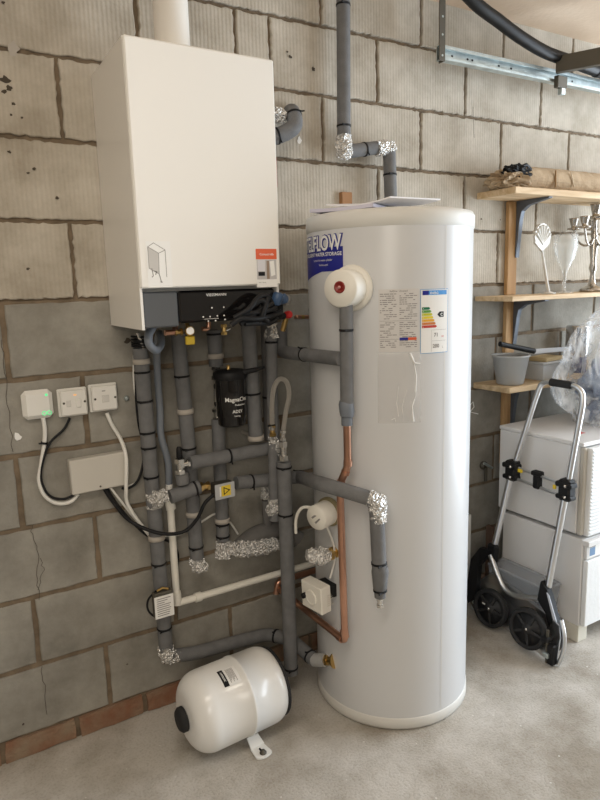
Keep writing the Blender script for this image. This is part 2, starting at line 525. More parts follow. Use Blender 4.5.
def build_back_wall():
    w = MB(); rnd = random.Random(3)
    w.box((XL, .0105, -.02), (XR, .12, ZC + .05), MORTAR)
    w.box((XL, .0065, -.01), (XR, .0104, .07 + 6 * .225), MORTAR)
    H = .225; z0 = .07
    extra = {9: [1.003], 4: [], 3: []}
    k = 0
    while z0 + k * H < ZC:
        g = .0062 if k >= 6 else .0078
        za = z0 + k * H + g; zb = min(z0 + (k + 1) * H - g, ZC + .04)
        off = .435 if k % 2 == 0 else .226
        js = [off + .45 * i + rnd.uniform(-.004, .004) for i in range(-5, 10)]
        if k == 9: js = [j for j in js] + [1.003]
        js = sorted(j for j in js if XL + .02 < j < XR - .02)
        xs = [XL] + js + [XR]
        for a, b in zip(xs[:-1], xs[1:]):
            if b - a < .04: continue
            pts = block_outline(a + g, b - g, za, zb, rnd, j=.0026 if k >= 6 else .0018, step=.013 if k >= 6 else .03)
            cx = sum(p[0] for p in pts) / len(pts); cz = sum(p[1] for p in pts) / len(pts)
            y = rnd.uniform(-.0015, .0015); n = len(pts)
            outer = [(p[0], .012, p[1]) for p in pts]
            mid = [(p[0], y + .0025, p[1]) for p in pts]
            inner = [(p[0] + (.003 if p[0] < cx else -.003), y, p[1] + (.003 if p[1] < cz else -.003)) for p in pts]
            fs = [[i, (i + 1) % n, n + (i + 1) % n, n + i] for i in range(n)] + \
                 [[n + i, n + (i + 1) % n, 2 * n + (i + 1) % n, 2 * n + i] for i in range(n)] + [[2 * n + i for i in range(n)]]
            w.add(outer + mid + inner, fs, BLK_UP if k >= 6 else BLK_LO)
        k += 1
    # course of bricks at the foot of the wall
    x = XL
    while x < XR:
        b = min(x + .215, XR)
        pts = block_outline(x + .003, b - .003, .003, .070, rnd, j=.003)
        y = rnd.uniform(-.006, .0); n = len(pts)
        w.add([(p[0], .012, p[1]) for p in pts] + [(p[0], y, p[1]) for p in pts],
              [[i, (i + 1) % n, n + (i + 1) % n, n + i] for i in range(n)] + [[n + i for i in range(n)]], BRICK)
        x += .225
    # hairline cracks
    for path in ([(0.218, 0.000, 1.313), (0.219, 0.000, 1.221), (0.218, 0.000, 1.104), (0.217, 0.000, 0.985)],
                 [(0.244, 0.000, 0.753), (0.245, 0.000, 0.705), (0.260, 0.000, 0.649), (0.246, 0.000, 0.591), (0.244, 0.000, 0.509)],
                 [(0.260, 0.000, 0.643), (0.265, 0.000, 0.602), (0.244, 0.000, 0.542)],
                 [(0.229, 0.000, 0.290), (0.233, 0.000, 0.205), (0.231, 0.000, 0.121)],
                 [(2.066, 0.000, 2.136), (2.075, 0.000, 2.017)]):
        P = [Vector(p) for p in path]
        Q = []
        for a, b in zip(P[:-1], P[1:]):
            for i in range(5):
                q = a.lerp(b, i / 5); q.x += rnd.uniform(-.004, .004); Q.append(q)
        Q.append(P[-1])
        vs = []
        for q in Q:
            vs += [(q.x - .0008, -.0019, q.z), (q.x + .0008, -.0019, q.z)]
        w.add(vs, [[2 * i, 2 * i + 1, 2 * i + 3, 2 * i + 2] for i in range(len(Q) - 1)], CRACK)
    # knocked-out pits
    for p, r in (((0.299, 0.000, 2.014), .016), ((0.307, 0.000, 1.995), .010), ((0.294, 0.000, 1.983), .009), ((0.314, 0.000, 1.955), .006), ((0.333, 0.000, 1.921), .005), ((0.306, 0.000, 1.926), .005),
                 ((0.352, 0.000, 1.787), .006), ((0.335, 0.000, 1.775), .005), ((0.291, 0.000, 1.828), .006), ((0.407, 0.000, 1.710), .007), ((0.309, 0.000, 1.511), .005),
                 ((1.204, 0.000, 2.202), .009), ((1.296, 0.000, 2.176), .010), ((1.193, 0.000, 2.216), .005), ((0.160, 0.000, 0.116), .005), ((0.314, 0.000, 2.209), .006),
                 ((0.578, 0.000, 1.286), .012), ((0.495, 0.000, 0.203), .004), ((2.125, 0.000, 1.696), .006), ((2.241, 0.000, 1.695), .004)):
        pts = []
        for i in range(11):
            a = 2 * PI * i / 11; q = r * rnd.uniform(.5, 1.1)
            pts.append((p[0] + q * math.cos(a), -.0021, p[2] + q * math.sin(a) * .8))
        w.add(pts, [list(range(11))], CRACK)
    # dabs of white filler and chalk
    for p, r in (((0.235, 0.000, 1.027), .014), ((1.231, 0.000, 1.938), .012), ((0.328, 0.000, 2.099), .018)):
        pts = []
        for i in range(9):
            a = 2 * PI * i / 9; q = r * rnd.uniform(.45, 1.1)
            pts.append((p[0] + q * math.cos(a), -.0022, p[2] + q * math.sin(a) * 1.2))
        w.add(pts, [list(range(9))], LWHITE if r != .018 else SEALD)
    # chalked figure 2
    P = [Vector(p) for p in ((2.081, 0.000, 0.898), (2.099, 0.000, 0.910), (2.106, 0.000, 0.886), (2.081, 0.000, 0.867), (2.132, 0.000, 0.851))]
    w.tube(P, .0022, LWHITE, seg=5)
    return struct(w.build('wall_back'))


build_back_wall()
m = MB(); m.box((XL - .1, YF - .1, -.15), (XR + 3.0, .12, 0), FLOOR); struct(m.build('floor'))
m = MB(); m.box((XL - .1, YF - .1, ZC), (XR + .1, .12, ZC + .1), CEIL)
struct(m.build('ceiling'))
m = MB(); m.box((XL - .1, YF - .1, 0), (XL, 0, ZC), PLASTER); struct(m.build('wall_left'))
m = MB(); m.box((XL, YF - .1, 0), (XR, YF, ZC), PLASTER); struct(m.build('wall_front'))
m = MB()                                   # garage door opening, door up
m.box((XR, -.14, 0), (XR + .1, 0, ZC), PLASTER); m.box((XR, YF, 0), (XR + .1, YF + .2, ZC), PLASTER)
m.box((XR, YF + .2, 2.18), (XR + .1, -.14, ZC), PLASTER)
struct(m.build('wall_right'))


# ------------------------------------------------------------ pipe kit
def near_dir(pts, p):
    P = [Vector(q) for q in pts]; p = Vector(p); best = None
    for a, b in zip(P[:-1], P[1:]):
        d = b - a
        if d.length < 1e-6: continue
        t = max(0, min(1, (p - a).dot(d) / d.length_squared)); c = a + d * t
        if best is None or (c - p).length < best[0]: best = ((c - p).length, c, d.normalized())
    return best[1], best[2]


def tie(parent, pts, p, r, m=None, tail=True, name='cable_tie', w=.0032):
    c, d = near_dir(pts, p)
    mb = MB()
    mb.lathe([(r, -w), (r + .0018, -w), (r + .0018, w), (r, w)], m or BLACK, c, d, seg=24, caps=False)
    if tail:
        u = d.cross(Vector((0, 0, 1)) if abs(d.z) < .8 else Vector((1, 0, 0))).normalized()
        f = Vector((0, -1, 0)) if abs(d.y) < .8 else Vector((0, 0, 1))
        u = (f - d * f.dot(d)).normalized()
        s_ = d.cross(u)
        q = c + (u + s_ * .5).normalized() * (r + .003)
        mb.tube([q - s_ * .004, q + s_ * .004, q + s_ * .012 + u * .004], .0026, m or BLACK, seg=6)
    return mb.build(name, parent)


def clip(parent, pts, p, r, m=None):
    """pipe clip: a pale collar round the pipe reaching back to the wall"""
    c, d = near_dir(pts, p)
    mb = MB()
    mb.lathe([(r, -.008), (r + .004, -.008), (r + .004, .008), (r, .008)], m or SEALD, c, d, seg=24, caps=False)
    mb.tube([c + Vector((0, r + .002, 0)), Vector((c.x, -.001, c.z))], .006, m or SEALD, seg=8)
    return mb.build('pipe_clip', parent)


def foil(parent, pts, r, name='foil_wrap', amp=.32, sub=.008, fil=.0):
    mb = MB()
    mb.tube(pts, r, FOIL, seg=22, fil=fil, sub=sub, jit=amp, smooth=False)
    return mb.build(name, parent)


def pipe(label, pts, r, m=FOAM, ties=(), clips=(), fil=.03, group=None, part='foam_sleeve', name='insulated_pipe', cat='pipe', seg=20):
    t = thing(name, pts[-1], label, cat, group or 'grey insulated pipes')
    mb = MB(); mb.tube(pts, r, m, seg=seg, fil=fil); mb.build(part, t)
    for p in ties: tie(t, pts, p, r)
    for p in clips: clip(t, pts, p, r)
    return t


def joint(parent, a, b, r, m=BRASS, name='brass_fitting', nuts=True):
    """compression fitting: body with hexagonal nuts"""
    a = Vector(a); b = Vector(b); d = (b - a); L = d.length; mb = MB()
    mb.lathe([(r * .8, 0), (r * .8, L)], m, a, d, seg=16)
    for h in ((0, .3), (.7, 1)) if nuts else ():
        mb.lathe([(r * .9, L * h[0]), (r * 1.15, L * h[0] + .001), (r * 1.15, L * h[1] - .001), (r * .9, L * h[1])], m, a, d, seg=6, smooth=False)
    return mb.build(name, parent)


def cable(label, pts, r, m, fil=.02, group=None, name='cable', cat='cable', ties=()):
    mb = MB(); P = [Vector(p) for p in pts]
    # smooth through the points
    Q = []
    for i in range(len(P) - 1):
        p0 = P[max(0, i - 1)]; p1 = P[i]; p2 = P[i + 1]; p3 = P[min(len(P) - 1, i + 2)]
        for k in range(8):
            t = k / 8
            Q.append(.5 * ((2 * p1) + (p2 - p0) * t + (2 * p0 - 5 * p1 + 4 * p2 - p3) * t * t + (3 * p1 - p0 - 3 * p2 + p3) * t ** 3))
    Q.append(P[-1])
    mb.tube(Q, r, m, seg=10)
    o = mb.build(name)
    tag(o, label, cat, group)
    for p in ties: tie(o, Q, p, r + .002, tail=True)
    return o


# ============================================================ BOILER
bx0, bx1, by, bz0, bz1 = .521, .936, -.36, 1.338, 2.052
b = thing('boiler', ((bx0 + bx1) / 2, 0, bz0), 'white wall-hung boiler box with a glossy black control strip under its front', 'boiler')
m = MB(); m.box((bx0 + .022, -.30, 1.40), (bx1 - .012, -.004, bz1 - .012), WHITE); m.build('chassis', b)
m = MB(); m.prism([(bx0, by + .0125, bz0), (.532, -.003, bz0), (.532, -.003, bz1), (bx0, by + .0125, bz1)], (.007, 0, 0), WHITE); m.build('side_panel', b)
m = MB(); m.box((bx1 - .008, by + .012, 1.40), (bx1, -.003, bz1), WHITE, .002); m.build('side_panel', b)
m = MB(); m.box((bx0 + .020, by + .012, bz1 - .01), (bx1 - .008, -.003, bz1), WHITE, .002); m.build('top_panel', b)
m = MB(); m.box((bx0, by, 1.446), (bx1, by + .012, bz1), WHITE, .004); m.build('front_panel', b)
m = MB(); m.box((bx0 + .01, by + .02, bz0 + .004), (bx0 + .105, by + .045, 1.437), GREYREFL, .004)  # plain grey plate put in for a reflection in the glossy strip
m.build('reflection_plate', b)['label'] = 'dull grey plate painting a reflection at the left of the control strip'
m = MB(); m.box((bx0 + .107, by + .02, bz0 + .012), (bx1 - .01, by + .055, 1.437), BLACKG, .006)
cpn = m.build('control_panel', b)
mp = plane_map((bx0, by + .0195, 0), (1, 0, 0), (0, 0, 1), (0, -1, 0))
m = MB(); put_text(m, mp, 'VIESSMANN', .188, 1.420, .0105, LWHITE, bold=.008, sx=1.1)
m.build('maker_lettering', cpn)
m = MB()
for px, pz in ((.203, 1.388), (.239, 1.388), (.176, 1.364), (.196, 1.364), (.218, 1.365), (.239, 1.365), (.190, 1.352), (.212, 1.352), (.241, 1.354)):
    m.lathe([(.0022, 0), (.0022, .0008)], LWHITE, (bx0 + px, by + .0198, pz), (0, -1, 0), seg=10)
put_rect(m, mp, .178, 1.3575, .222, 1.3584, LWHITE, .0005)
m.build('indicator_dots', cpn)
m = MB(); m.box((bx0 + .022, by + .056, bz0 + .022), (bx1 - .012, -.02, bz0 + .034), STEELD); m.build('underside_plate', b)
# left sticker with the drawing of a boiler
mp = plane_map((0, by, 0), (1, 0, 0), (0, 0, 1), (0, -1, 0), .0006)
m = MB(); put_rect(m, mp, .541, 1.448, .607, 1.565, LWHITE)
def ln(m, a, b_, w=.0007, mt=LTXT):
    a = Vector(a); b_ = Vector(b_); d = (b_ - a).normalized(); n = Vector((-d.y, d.x)) * w
    put_poly(m, mp, [a + n, b_ + n, b_ - n, a - n], mt, .0004)
q = dict(a=(.546, 1.551), b=(.562, 1.561), c=(.592, 1.543), d=(.574, 1.535), e=(.546, 1.497), f=(.572, 1.482), g=(.592, 1.474))
put_poly(m, mp, [q['a'], q['d'], q['f'], q['e']], mat('sticker_grey', (.55, .53, .5), .6), .0002)
for u, v in ('ab', 'bc', 'cd', 'da', 'ae', 'df', 'ef', 'cg'): ln(m, q[u], q[v])
for a, b_ in (((.553, 1.497), (.556, 1.478)), ((.56, 1.49), (.566, 1.486)), ((.566, 1.49), (.562, 1.48)), ((.572, 1.482), (.577, 1.460)), ((.556, 1.478), (.552, 1.474)), ((.574, 1.462), (.580, 1.461))): ln(m, a, b_, .0011)
m.build('diagram_sticker', b)
# right sticker, red band above a photo of a boiler
m = MB(); put_rect(m, mp, .857, 1.440, .924, 1.548, LWHITE)
put_rect(m, mp, .857, 1.518, .924, 1.547, ORANGE, .0003)
put_text(m, mp, 'Contact info', .869, 1.529, .009, LWHITE, .0006, bold=.01)
put_rect(m, mp, .859, 1.462, .922, 1.517, mat('sticker_photo_grey', (.52, .50, .50), .5), .0003)
put_rect(m, mp, .861, 1.485, .885, 1.516, mat('sticker_photo_pale', (.68, .67, .70), .5), .0005)
put_rect(m, mp, .890, 1.463, .899, 1.514, mat('sticker_photo_wood', (.30, .22, .16), .5), .0005)
put_rect(m, mp, .863, 1.472, .884, 1.483, BLACK, .0007)
put_poly(m, mp, [(.900, 1.512), (.914, 1.514), (.918, 1.474), (.904, 1.470)], LWHITE, .0007)
put_text(m, mp, 'the 5-series', .864, 1.452, .005, LTXT, .0005)
m.build('advert_sticker', b)['label'] = 'sticker with a red band and small photo'
m = MB(); m.box((bx1 + .0003, -.345, 1.72), (bx1 + .007, -.30, 1.80), RED)
m.build('warning_tape', b)['label'] = 'red tape on the right-hand side panel'

t = thing('flue_pipe', (.720, -.17, bz1), 'white round flue pipe standing on the boiler', 'flue')
m = MB(); m.lathe([(.049, bz1 + .001), (.049, ZC - .001)], FLUEW, (.720, -.17, 0), (0, 0, 1), seg=36); m.build('pipe', t)
m = MB(); m.lathe([(.063, bz1 + .001), (.063, bz1 + .012), (.050, bz1 + .016)], FLUEW, (.720, -.17, 0), (0, 0, 1), seg=36, caps=False); m.build('collar', t)

# fittings hanging below the boiler
t = thing('pressure_gauge', (0.662, -0.300, 1.314), 'small round gold gauge with a yellow tag hanging below the boiler', 'gauge')
g0 = Vector((0.669, -0.300, 1.325))
m = MB(); m.lathe([(.0, 0), (.013, 0), (.014, .012), (.012, .016)], BRASS, g0, (-.2, -1, .1), seg=20); m.build('case', t)
m = MB(); m.lathe([(.0105, .0165), (.0105, .0175)], LWHITE, g0, (-.2, -1, .1), seg=20); m.build('dial', t)
m = MB(); m.tube([g0 + Vector((0, .006, .004)), g0 + Vector((0, .014, .024)), g0 + Vector((0, .02, .04))], .006, BRASS); m.build('stem', t)
m = MB(); m.box(g0 + Vector((-.013, -.008, -.038)), g0 + Vector((.013, .004, -.014)), YTAG, .002); m.build('tag', t)
t = thing('copper_stub', (0.620, -0.280, 1.322), 'short copper stub with a brass nut, left of the gauge below the boiler', 'fitting')
a = Vector((0.605, -0.280, 1.323)); m = MB(); m.tube([a, a + Vector((.03, 0, 0)), a + Vector((.035, .01, .028))], .008, COPPER, fil=.008); m.build('tube', t)
joint(t, a + Vector((.028, 0, 0)), a + Vector((.052, 0, 0)), .009)
t = thing('drain_valve', (0.793, -0.260, 1.310), 'small brass drain valve below the lettering of the boiler', 'valve')
a = Vector((0.794, -0.260, 1.316)); joint(t, a + Vector((0, 0, .02)), a + Vector((0, 0, -.012)), .009)
m = MB(); m.tube([a, a + Vector((.018, -.004, .006))], .004, CHROME); m.build('lever', t)
t = thing('copper_stub', (0.714, -0.240, 1.326), 'short copper stub with a brass nut, right of the gauge below the boiler', 'fitting')
a = Vector((0.733, -0.240, 1.324)); m = MB(); m.tube([a, a + Vector((.02, 0, 0)), a + Vector((.022, .0, .02))], .007, COPPER, fil=.006); m.build('tube', t)

# loop of hose at the lower left corner
cable('blue-grey hose looping below the boiler left corner and running down beside the taped pipe',
      [(0.589, -0.260, 1.353), (0.560, -0.280, 1.323), (0.555, -0.290, 1.296), (0.580, -0.270, 1.276), (0.613, -0.220, 1.291), (0.629, -0.160, 1.312), (0.642, -0.090, 1.253), (0.654, -0.045, 1.159), (0.656, -0.040, 1.061), (0.652, -0.045, 0.980), (0.666, -0.055, 0.890), (0.662, -0.060, 0.811)],
      .0115, HOSEG, name='condensate_hose', cat='hose')

# ---- wiring and valves at the right-hand corner
def bundle(label, paths, r, m_, name, cat):
    mb = MB()
    for P in paths:
        mb.tube(P, r, m_, seg=8, fil=.02)
    o = mb.build(name); return tag(o, label, cat)
bundle('tangle of black cables along the lower right of the boiler front',
       [[(0.757, -0.390, 1.340), (0.780, -0.400, 1.359), (0.829, -0.400, 1.353), (0.891, -0.380, 1.358), (0.950, -0.330, 1.366)],
        [(0.775, -0.385, 1.348), (0.804, -0.390, 1.371), (0.854, -0.390, 1.371), (0.911, -0.370, 1.380)],
        [(0.769, -0.385, 1.359), (0.812, -0.400, 1.382), (0.837, -0.390, 1.408), (0.866, -0.385, 1.421), (0.896, -0.370, 1.403), (0.909, -0.360, 1.368)],
        [(0.799, -0.390, 1.341), (0.834, -0.390, 1.342), (0.889, -0.370, 1.335), (0.919, -0.360, 1.350)],
        [(0.824, -0.390, 1.389), (0.853, -0.395, 1.408), (0.871, -0.390, 1.387), (0.854, -0.390, 1.360), (0.875, -0.385, 1.342)],
        [(0.786, -0.387, 1.341), (0.823, -0.388, 1.362), (0.856, -0.388, 1.383), (0.893, -0.380, 1.392)],
        [(0.843, -0.385, 1.338), (0.855, -0.400, 1.372), (0.875, -0.390, 1.410)]], .0075, BLACK, 'cable_bundle', 'cable')
t = thing('filling_valve', (0.953, -0.300, 1.365), 'filling valve with blue and grey caps at the lower right corner of the boiler', 'valve')
a = Vector((0.925, -0.340, 1.390))
m = MB(); m.lathe([(.013, 0), (.016, .004), (.016, .03), (.011, .036)], BLUEV, a, (.25, -.3, .9), seg=20); m.build('blue_cap', t)
a = Vector((0.959, -0.310, 1.401)); m = MB(); m.lathe([(.015, 0), (.015, .02), (.010, .024)], BLUEV, a, (.5, -.8, .2), seg=20); m.build('blue_cap', t)
a = Vector((0.990, -0.280, 1.399)); m = MB(); m.lathe([(.013, 0), (.0165, .003), (.0165, .014), (.005, .016)], mat('grey_knob', (.30, .28, .25), .5), a, (.3, -.95, .1), seg=24); m.build('grey_knob', t)
m = MB(); m.tube([(0.959, -0.300, 1.347), (0.966, -0.290, 1.391)], .013, BLACK, seg=14); m.tube([(0.915, -0.300, 1.349), (0.988, -0.280, 1.351)], .010, BLACK, seg=12); m.build('body', t)
t = thing('relief_valve', (1.026, -0.220, 1.347), 'relief valve with a round red knob at the lower right corner of the boiler', 'valve')
a = Vector((1.004, -0.240, 1.343)); m = MB(); m.lathe([(.010, 0), (.012, .002), (.012, .016), (.009, .02)], RED, Vector((1.013, -0.250, 1.352)), (.25, -.9, .1), seg=20); m.build('red_knob', t)
m = MB(); m.tube([(1.019, -0.245, 1.351), (1.045, -0.200, 1.349), (1.045, -0.170, 1.299)], .009, BRASS, fil=.01); m.build('body', t)

# ============================================================ WALL PIPES
R1 = .0235
pA = [(0.602, -0.050, 1.259), (0.605, -0.050, 0.224), ]
P_ = [(0.603, -0.050, 1.265), (0.618, -0.050, 0.212), (0.722, -0.050, 0.191), (0.892, -0.050, 0.180), (1.004, -0.055, 0.173), (1.057, -0.140, 0.173), (1.069, -0.270, 0.158)]
t = pipe('long insulated pipe down the wall left of the others, turning right behind the white vessel', P_, R1, fil=.03,
         ties=[(0.603, -0.050, 1.190), (0.609, -0.050, 1.098), (0.612, -0.050, 0.997), (0.612, -0.050, 0.948), (0.615, -0.050, 0.851), (0.614, -0.050, 0.553), (0.612, -0.050, 0.321), (1.028, -0.080, 0.177), (1.065, -0.250, 0.167)],
         clips=[(0.609, -0.050, 1.224), (0.613, -0.050, 0.644)])
foil(t, [(0.617, -0.050, 0.253), (0.620, -0.055, 0.214), (0.659, -0.055, 0.204)], [.024, .026, .018], amp=.45)
foil(t, [(0.611, -0.050, 0.798), (0.614, -0.050, 0.747)], [.026, .026])
m = MB()
for i, z in enumerate((0, .006, .013, .02, .03)):
    c, d = near_dir(P_, Vector(P_[0]) + Vector((0, 0, .01)))
    m.lathe([(R1 - .002, -.003), (R1 + .003, -.002), (R1 + .003, .003), (R1 - .002, .003)], BLACK, Vector(P_[0]) + Vector((0, 0, z + .004)), (.12, .05 * (i % 3 - 1), 1), seg=20, caps=False)
m.tube([Vector(P_[0]) + Vector((-.012, -.02, .05)), Vector(P_[0]) + Vector((.004, -.02, .0))], .006, CHROME, seg=8)
m.build('tie_bundle', t)
m = MB(); joint_pts = [(1.069, -0.270, 0.158), (1.083, -0.300, 0.172), (1.100, -0.330, 0.185)]
m.tube(joint_pts[:2], .021, mat('pale_sealed_foam', (.42, .42, .41), .7), seg=18, caps=True)
m.build('end_cap', t)

P_ = [(0.725, -0.060, 1.304), (0.738, -0.060, 0.920), (0.743, -0.060, 0.541)]
t = pipe('grey insulated pipe dropping from the boiler just below its round gauge', P_, R1, fil=.02,
         ties=[(0.730, -0.060, 1.166), (0.735, -0.060, 0.927), (0.738, -0.060, 0.582)], clips=[(0.736, -0.060, 1.051), (0.728, -0.060, 0.701)], group=None)
foil(t, [(0.736, -0.060, 0.547), (0.743, -0.065, 0.514), (0.775, -0.065, 0.502)], [.020, .026, .014], amp=.5)

P_ = [(0.851, -0.055, 1.306), (0.852, -0.055, 1.187)]
t = pipe('short grey insulated pipe between the boiler and the black filter canister', P_, R1, ties=[(0.854, -0.055, 1.293)], clips=[(0.850, -0.055, 1.221)])
P_ = [(0.849, -0.055, 1.008), (0.844, -0.055, 0.580)]
t = pipe('grey insulated pipe dropping from the black filter canister behind the two level pipes', P_, R1 - .001, ties=[(0.843, -0.055, 0.639), (0.845, -0.055, 0.595)], clips=[(0.844, -0.055, 0.653)])
foil(t, [(0.844, -0.055, 0.577), (0.841, -0.055, 0.518)], [.026, .027], amp=.4)

P_ = [(0.946, -0.115, 1.329), (0.963, -0.105, 0.929)]
pipe('grey insulated pipe dropping from the boiler just right of the black filter canister', P_, R1 + .001, ties=[(0.961, -0.108, 1.091)], clips=[(0.966, -0.100, 0.938)])
P_ = [(1.042, -0.060, 1.312), (1.040, -0.060, 0.908)]
pipe('slim grey insulated pipe on the wall, half hidden by the braided hose pipe', P_, .0195, m=FOAMD, ties=[(1.039, -0.060, 1.062)])
P_ = [(1.012, -0.150, 1.314), (1.006, -0.150, 0.972), (1.000, -0.150, 0.648)]
t = pipe('slim grey insulated pipe with foil at its top and middle, behind the braided hose', P_, .019, fil=.02, ties=[(1.010, -0.150, 1.261)])
foil(t, [(1.012, -0.150, 1.320), (1.014, -0.150, 1.274)], [.020, .021], amp=.3)
foil(t, [(0.999, -0.150, 0.727), (1.001, -0.152, 0.688), (0.973, -0.152, 0.690)], [.021, .025, .018], amp=.5, name='foil_wrap')

P_ = [(1.078, -0.100, 1.321), (1.075, -0.100, 1.220), (1.070, -0.470, 1.227)]
t = pipe('grey insulated pipe crossing from the wall to the upper left of the water cylinder', P_, .0215, fil=.035, ties=[(0.961, -0.463, 1.247)] if False else [])
tie(t, P_, Vector(P_[1]).lerp(Vector(P_[2]), .42), .0215)

# H1
P_ = [(0.720, -0.110, 0.890), (1.036, -0.110, 0.893)]
t = pipe('upper of the two level grey insulated pipes, starting at the small chrome valve', P_, R1 - .001, ties=[(0.857, -0.110, 0.891)])
# valve on H1
t = thing('zone_valve', (0.689, -0.110, 0.889), 'small chrome valve with a black head at the left end of the upper level pipe', 'valve')
a = Vector((0.686, -0.110, 0.889))
joint(t, a + Vector((0, 0, .022)), a + Vector((0, 0, -.030)), .015, CHROME, 'valve_body')
joint(t, a, a + Vector((.032, 0, .002)), .013, CHROME, 'side_union')
m = MB(); m.lathe([(.008, .022), (.010, .026), (.009, .055), (.006, .06)], BLACK, a, (0, 0, 1), seg=16); m.build('black_head', t)
m = MB(); m.tube([a + Vector((.004, 0, -.03)), a + Vector((.006, 0, -.062))], .021, FOAM); m.build('foam_sleeve', t)

# H2
P_ = [(0.646, -0.110, 0.791), (0.746, -0.110, 0.805)]
t = pipe('short level grey insulated pipe with torn foil at its left end, below the chrome valve', P_, R1 - .001, ties=[(0.731, -0.110, 0.801)])
foil(t, [(0.602, -0.085, 0.786), (0.613, -0.110, 0.797), (0.638, -0.115, 0.800)], [.020, .024, .018], amp=.6)
t = thing('motorised_valve', (0.822, -0.120, 0.783), 'small metal box with a silver warning label on the lower level pipe', 'valve')
joint(t, (0.749, -0.110, 0.804), (0.781, -0.110, 0.802), .014)
a = Vector((0.821, -0.130, 0.785))
m = MB(); m.box(a + Vector((-.032, -.012, -.024)), a + Vector((.034, .028, .026)), STEELD, .003); m.build('housing', t)
mp = plane_map(a + Vector((-.034, -.0125, -.026)), (1, 0, .03), (0, 0, 1), (0, -1, 0), .0006)
m = MB(); put_rect(m, mp, 0, 0, .070, .052, ALULAB)
put_rect(m, mp, .022, .008, .056, .044, YELLOW, .0004); put_poly(m, mp, [(.030, .012), (.054, .026), (.030, .040)], BLACK, .0008)
put_poly(m, mp, [(.033, .017), (.048, .026), (.033, .035)], YELLOW, .0011)
put_rect(m, mp, .016, .010, .021, .042, LWHITE, .0004)
m.build('warning_label', t)
P_ = [(0.878, -0.110, 0.794), (1.129, -0.110, 0.769), (1.015, -0.432, 0.847), (1.125, -0.555, 0.808), (1.132, -0.562, 0.561), ]
t = pipe('lower level grey pipe crossing the front of the cylinder to a foil-wrapped elbow', P_[:4] + [P_[4]], R1 - .001, fil=.035,
         ties=[(0.935, -0.110, 0.790), (1.136, -0.120, 0.766), (1.135, -0.564, 0.610)])
tie(t, [(1.133, -0.562, 0.600), (1.132, -0.562, 0.466)], (1.132, -0.562, 0.522), .0195)
foil(t, [(1.111, -0.539, 0.813), (1.127, -0.557, 0.805), (1.131, -0.561, 0.740)], [.024, .029, .024], amp=.28, sub=.006)
m = MB(); m.tube([(1.133, -0.562, 0.600), (1.133, -0.562, 0.581), (1.132, -0.562, 0.529), (1.132, -0.562, 0.519), (1.132, -0.562, 0.499)], [.023, .0265, .021, .018, .017], FOAM); m.build('sleeve_end', t)
joint(t, (1.132, -0.562, 0.499), (1.132, -0.562, 0.466), .010, CHROME, 'pipe_end')

# K: the front vertical pipe
P_ = [(1.015, -0.200, 0.864), (1.015, -0.200, 0.089)]
t = pipe('tall grey insulated pipe standing in front of the others, topped by the braided hose', P_, .0245, ties=[(1.015, -0.200, 0.846), (1.016, -0.200, 0.681), (1.016, -0.200, 0.112)])
joint(t, (1.014, -0.200, 0.936), (1.016, -0.200, 0.867), .014, CHROME, 'chrome_union')
# braided filling loop
t = thing('braided_hose', (1.015, -0.200, 0.939), 'braided steel hose bent in a tall loop over the front pipe', 'hose')
m = MB()
Pp = [Vector(p) for p in ((0.992, -0.170, 0.991), (0.989, -0.180, 1.061), (0.993, -0.190, 1.115), (1.011, -0.200, 1.144), (1.037, -0.200, 1.128), (1.043, -0.200, 1.084), (1.029, -0.200, 1.032), (1.016, -0.200, 0.966))]
Q = []
for i in range(len(Pp) - 1):
    p0 = Pp[max(0, i - 1)]; p1 = Pp[i]; p2 = Pp[i + 1]; p3 = Pp[min(len(Pp) - 1, i + 2)]
    for k in range(6):
        s_ = k / 6
        Q.append(.5 * ((2 * p1) + (p2 - p0) * s_ + (2 * p0 - 5 * p1 + 4 * p2 - p3) * s_ * s_ + (3 * p1 - p0 - 3 * p2 + p3) * s_ ** 3))
Q.append(Pp[-1]); m.tube(Q, .0080, BRAID, seg=12); m.build('hose', t)
joint(t, (1.016, -0.200, 0.973), (1.014, -0.200, 0.936), .010, CHROME, 'hose_nut')
joint(t, (0.993, -0.170, 1.029), (0.993, -0.165, 0.970), .009, CHROME, 'hose_nut')
t = thing('isolation_valve', (0.994, -0.165, 0.987), 'tiny brass valve with a black lever under the left end of the braided hose', 'valve')
joint(t, (0.994, -0.165, 0.990), (0.999, -0.160, 0.948), .011)
m = MB(); m.box(Vector((0.971, -0.180, 0.986)), Vector((1.000, -0.175, 0.991)), BLACK, .001); m.build('lever', t)
foil(t, [(1.001, -0.157, 0.947), (1.006, -0.152, 0.910), (1.009, -0.150, 0.878)], [.014, .020, .015], amp=.5)

# stub with two foil wraps
P_ = [(1.010, -0.070, 0.696), (1.013, -0.070, 0.583)]
t = pipe('short thin grey insulated pipe under the small foil wrap, left of the tall front pipe', P_, .016, m=FOAMD)
foil(t, [(1.002, -0.075, 0.765), (1.008, -0.075, 0.705)], [.012, .017], amp=.4)
# fat lagged bend with foil
P_ = [(0.897, -0.060, 0.536), (0.967, -0.065, 0.580), (1.079, -0.070, 0.575), (1.125, -0.090, 0.525)]
pipe('fat dark lagged pipe bending behind the tall front pipe above the foil patch', P_, .031, m=FOAMD, fil=.04)
t = thing('lagged_branch', (0.934, -0.080, 0.537), 'foil-wrapped branch lying flat between the dark lagged bend and the white pipe', 'pipe')
foil(t, [(0.845, -0.075, 0.554), (0.895, -0.080, 0.543), (0.963, -0.085, 0.536), (1.036, -0.085, 0.533), (1.048, -0.085, 0.538)], [.016, .028, .031, .026, .008], amp=.35, sub=.006)
P_ = [(0.744, -0.040, 0.475), (1.110, -0.040, 0.472)]
pipe('long dark lagged pipe sloping behind the foil wraps above the thin white pipe', P_, .030, m=FOAMD, fil=.02) if False else None

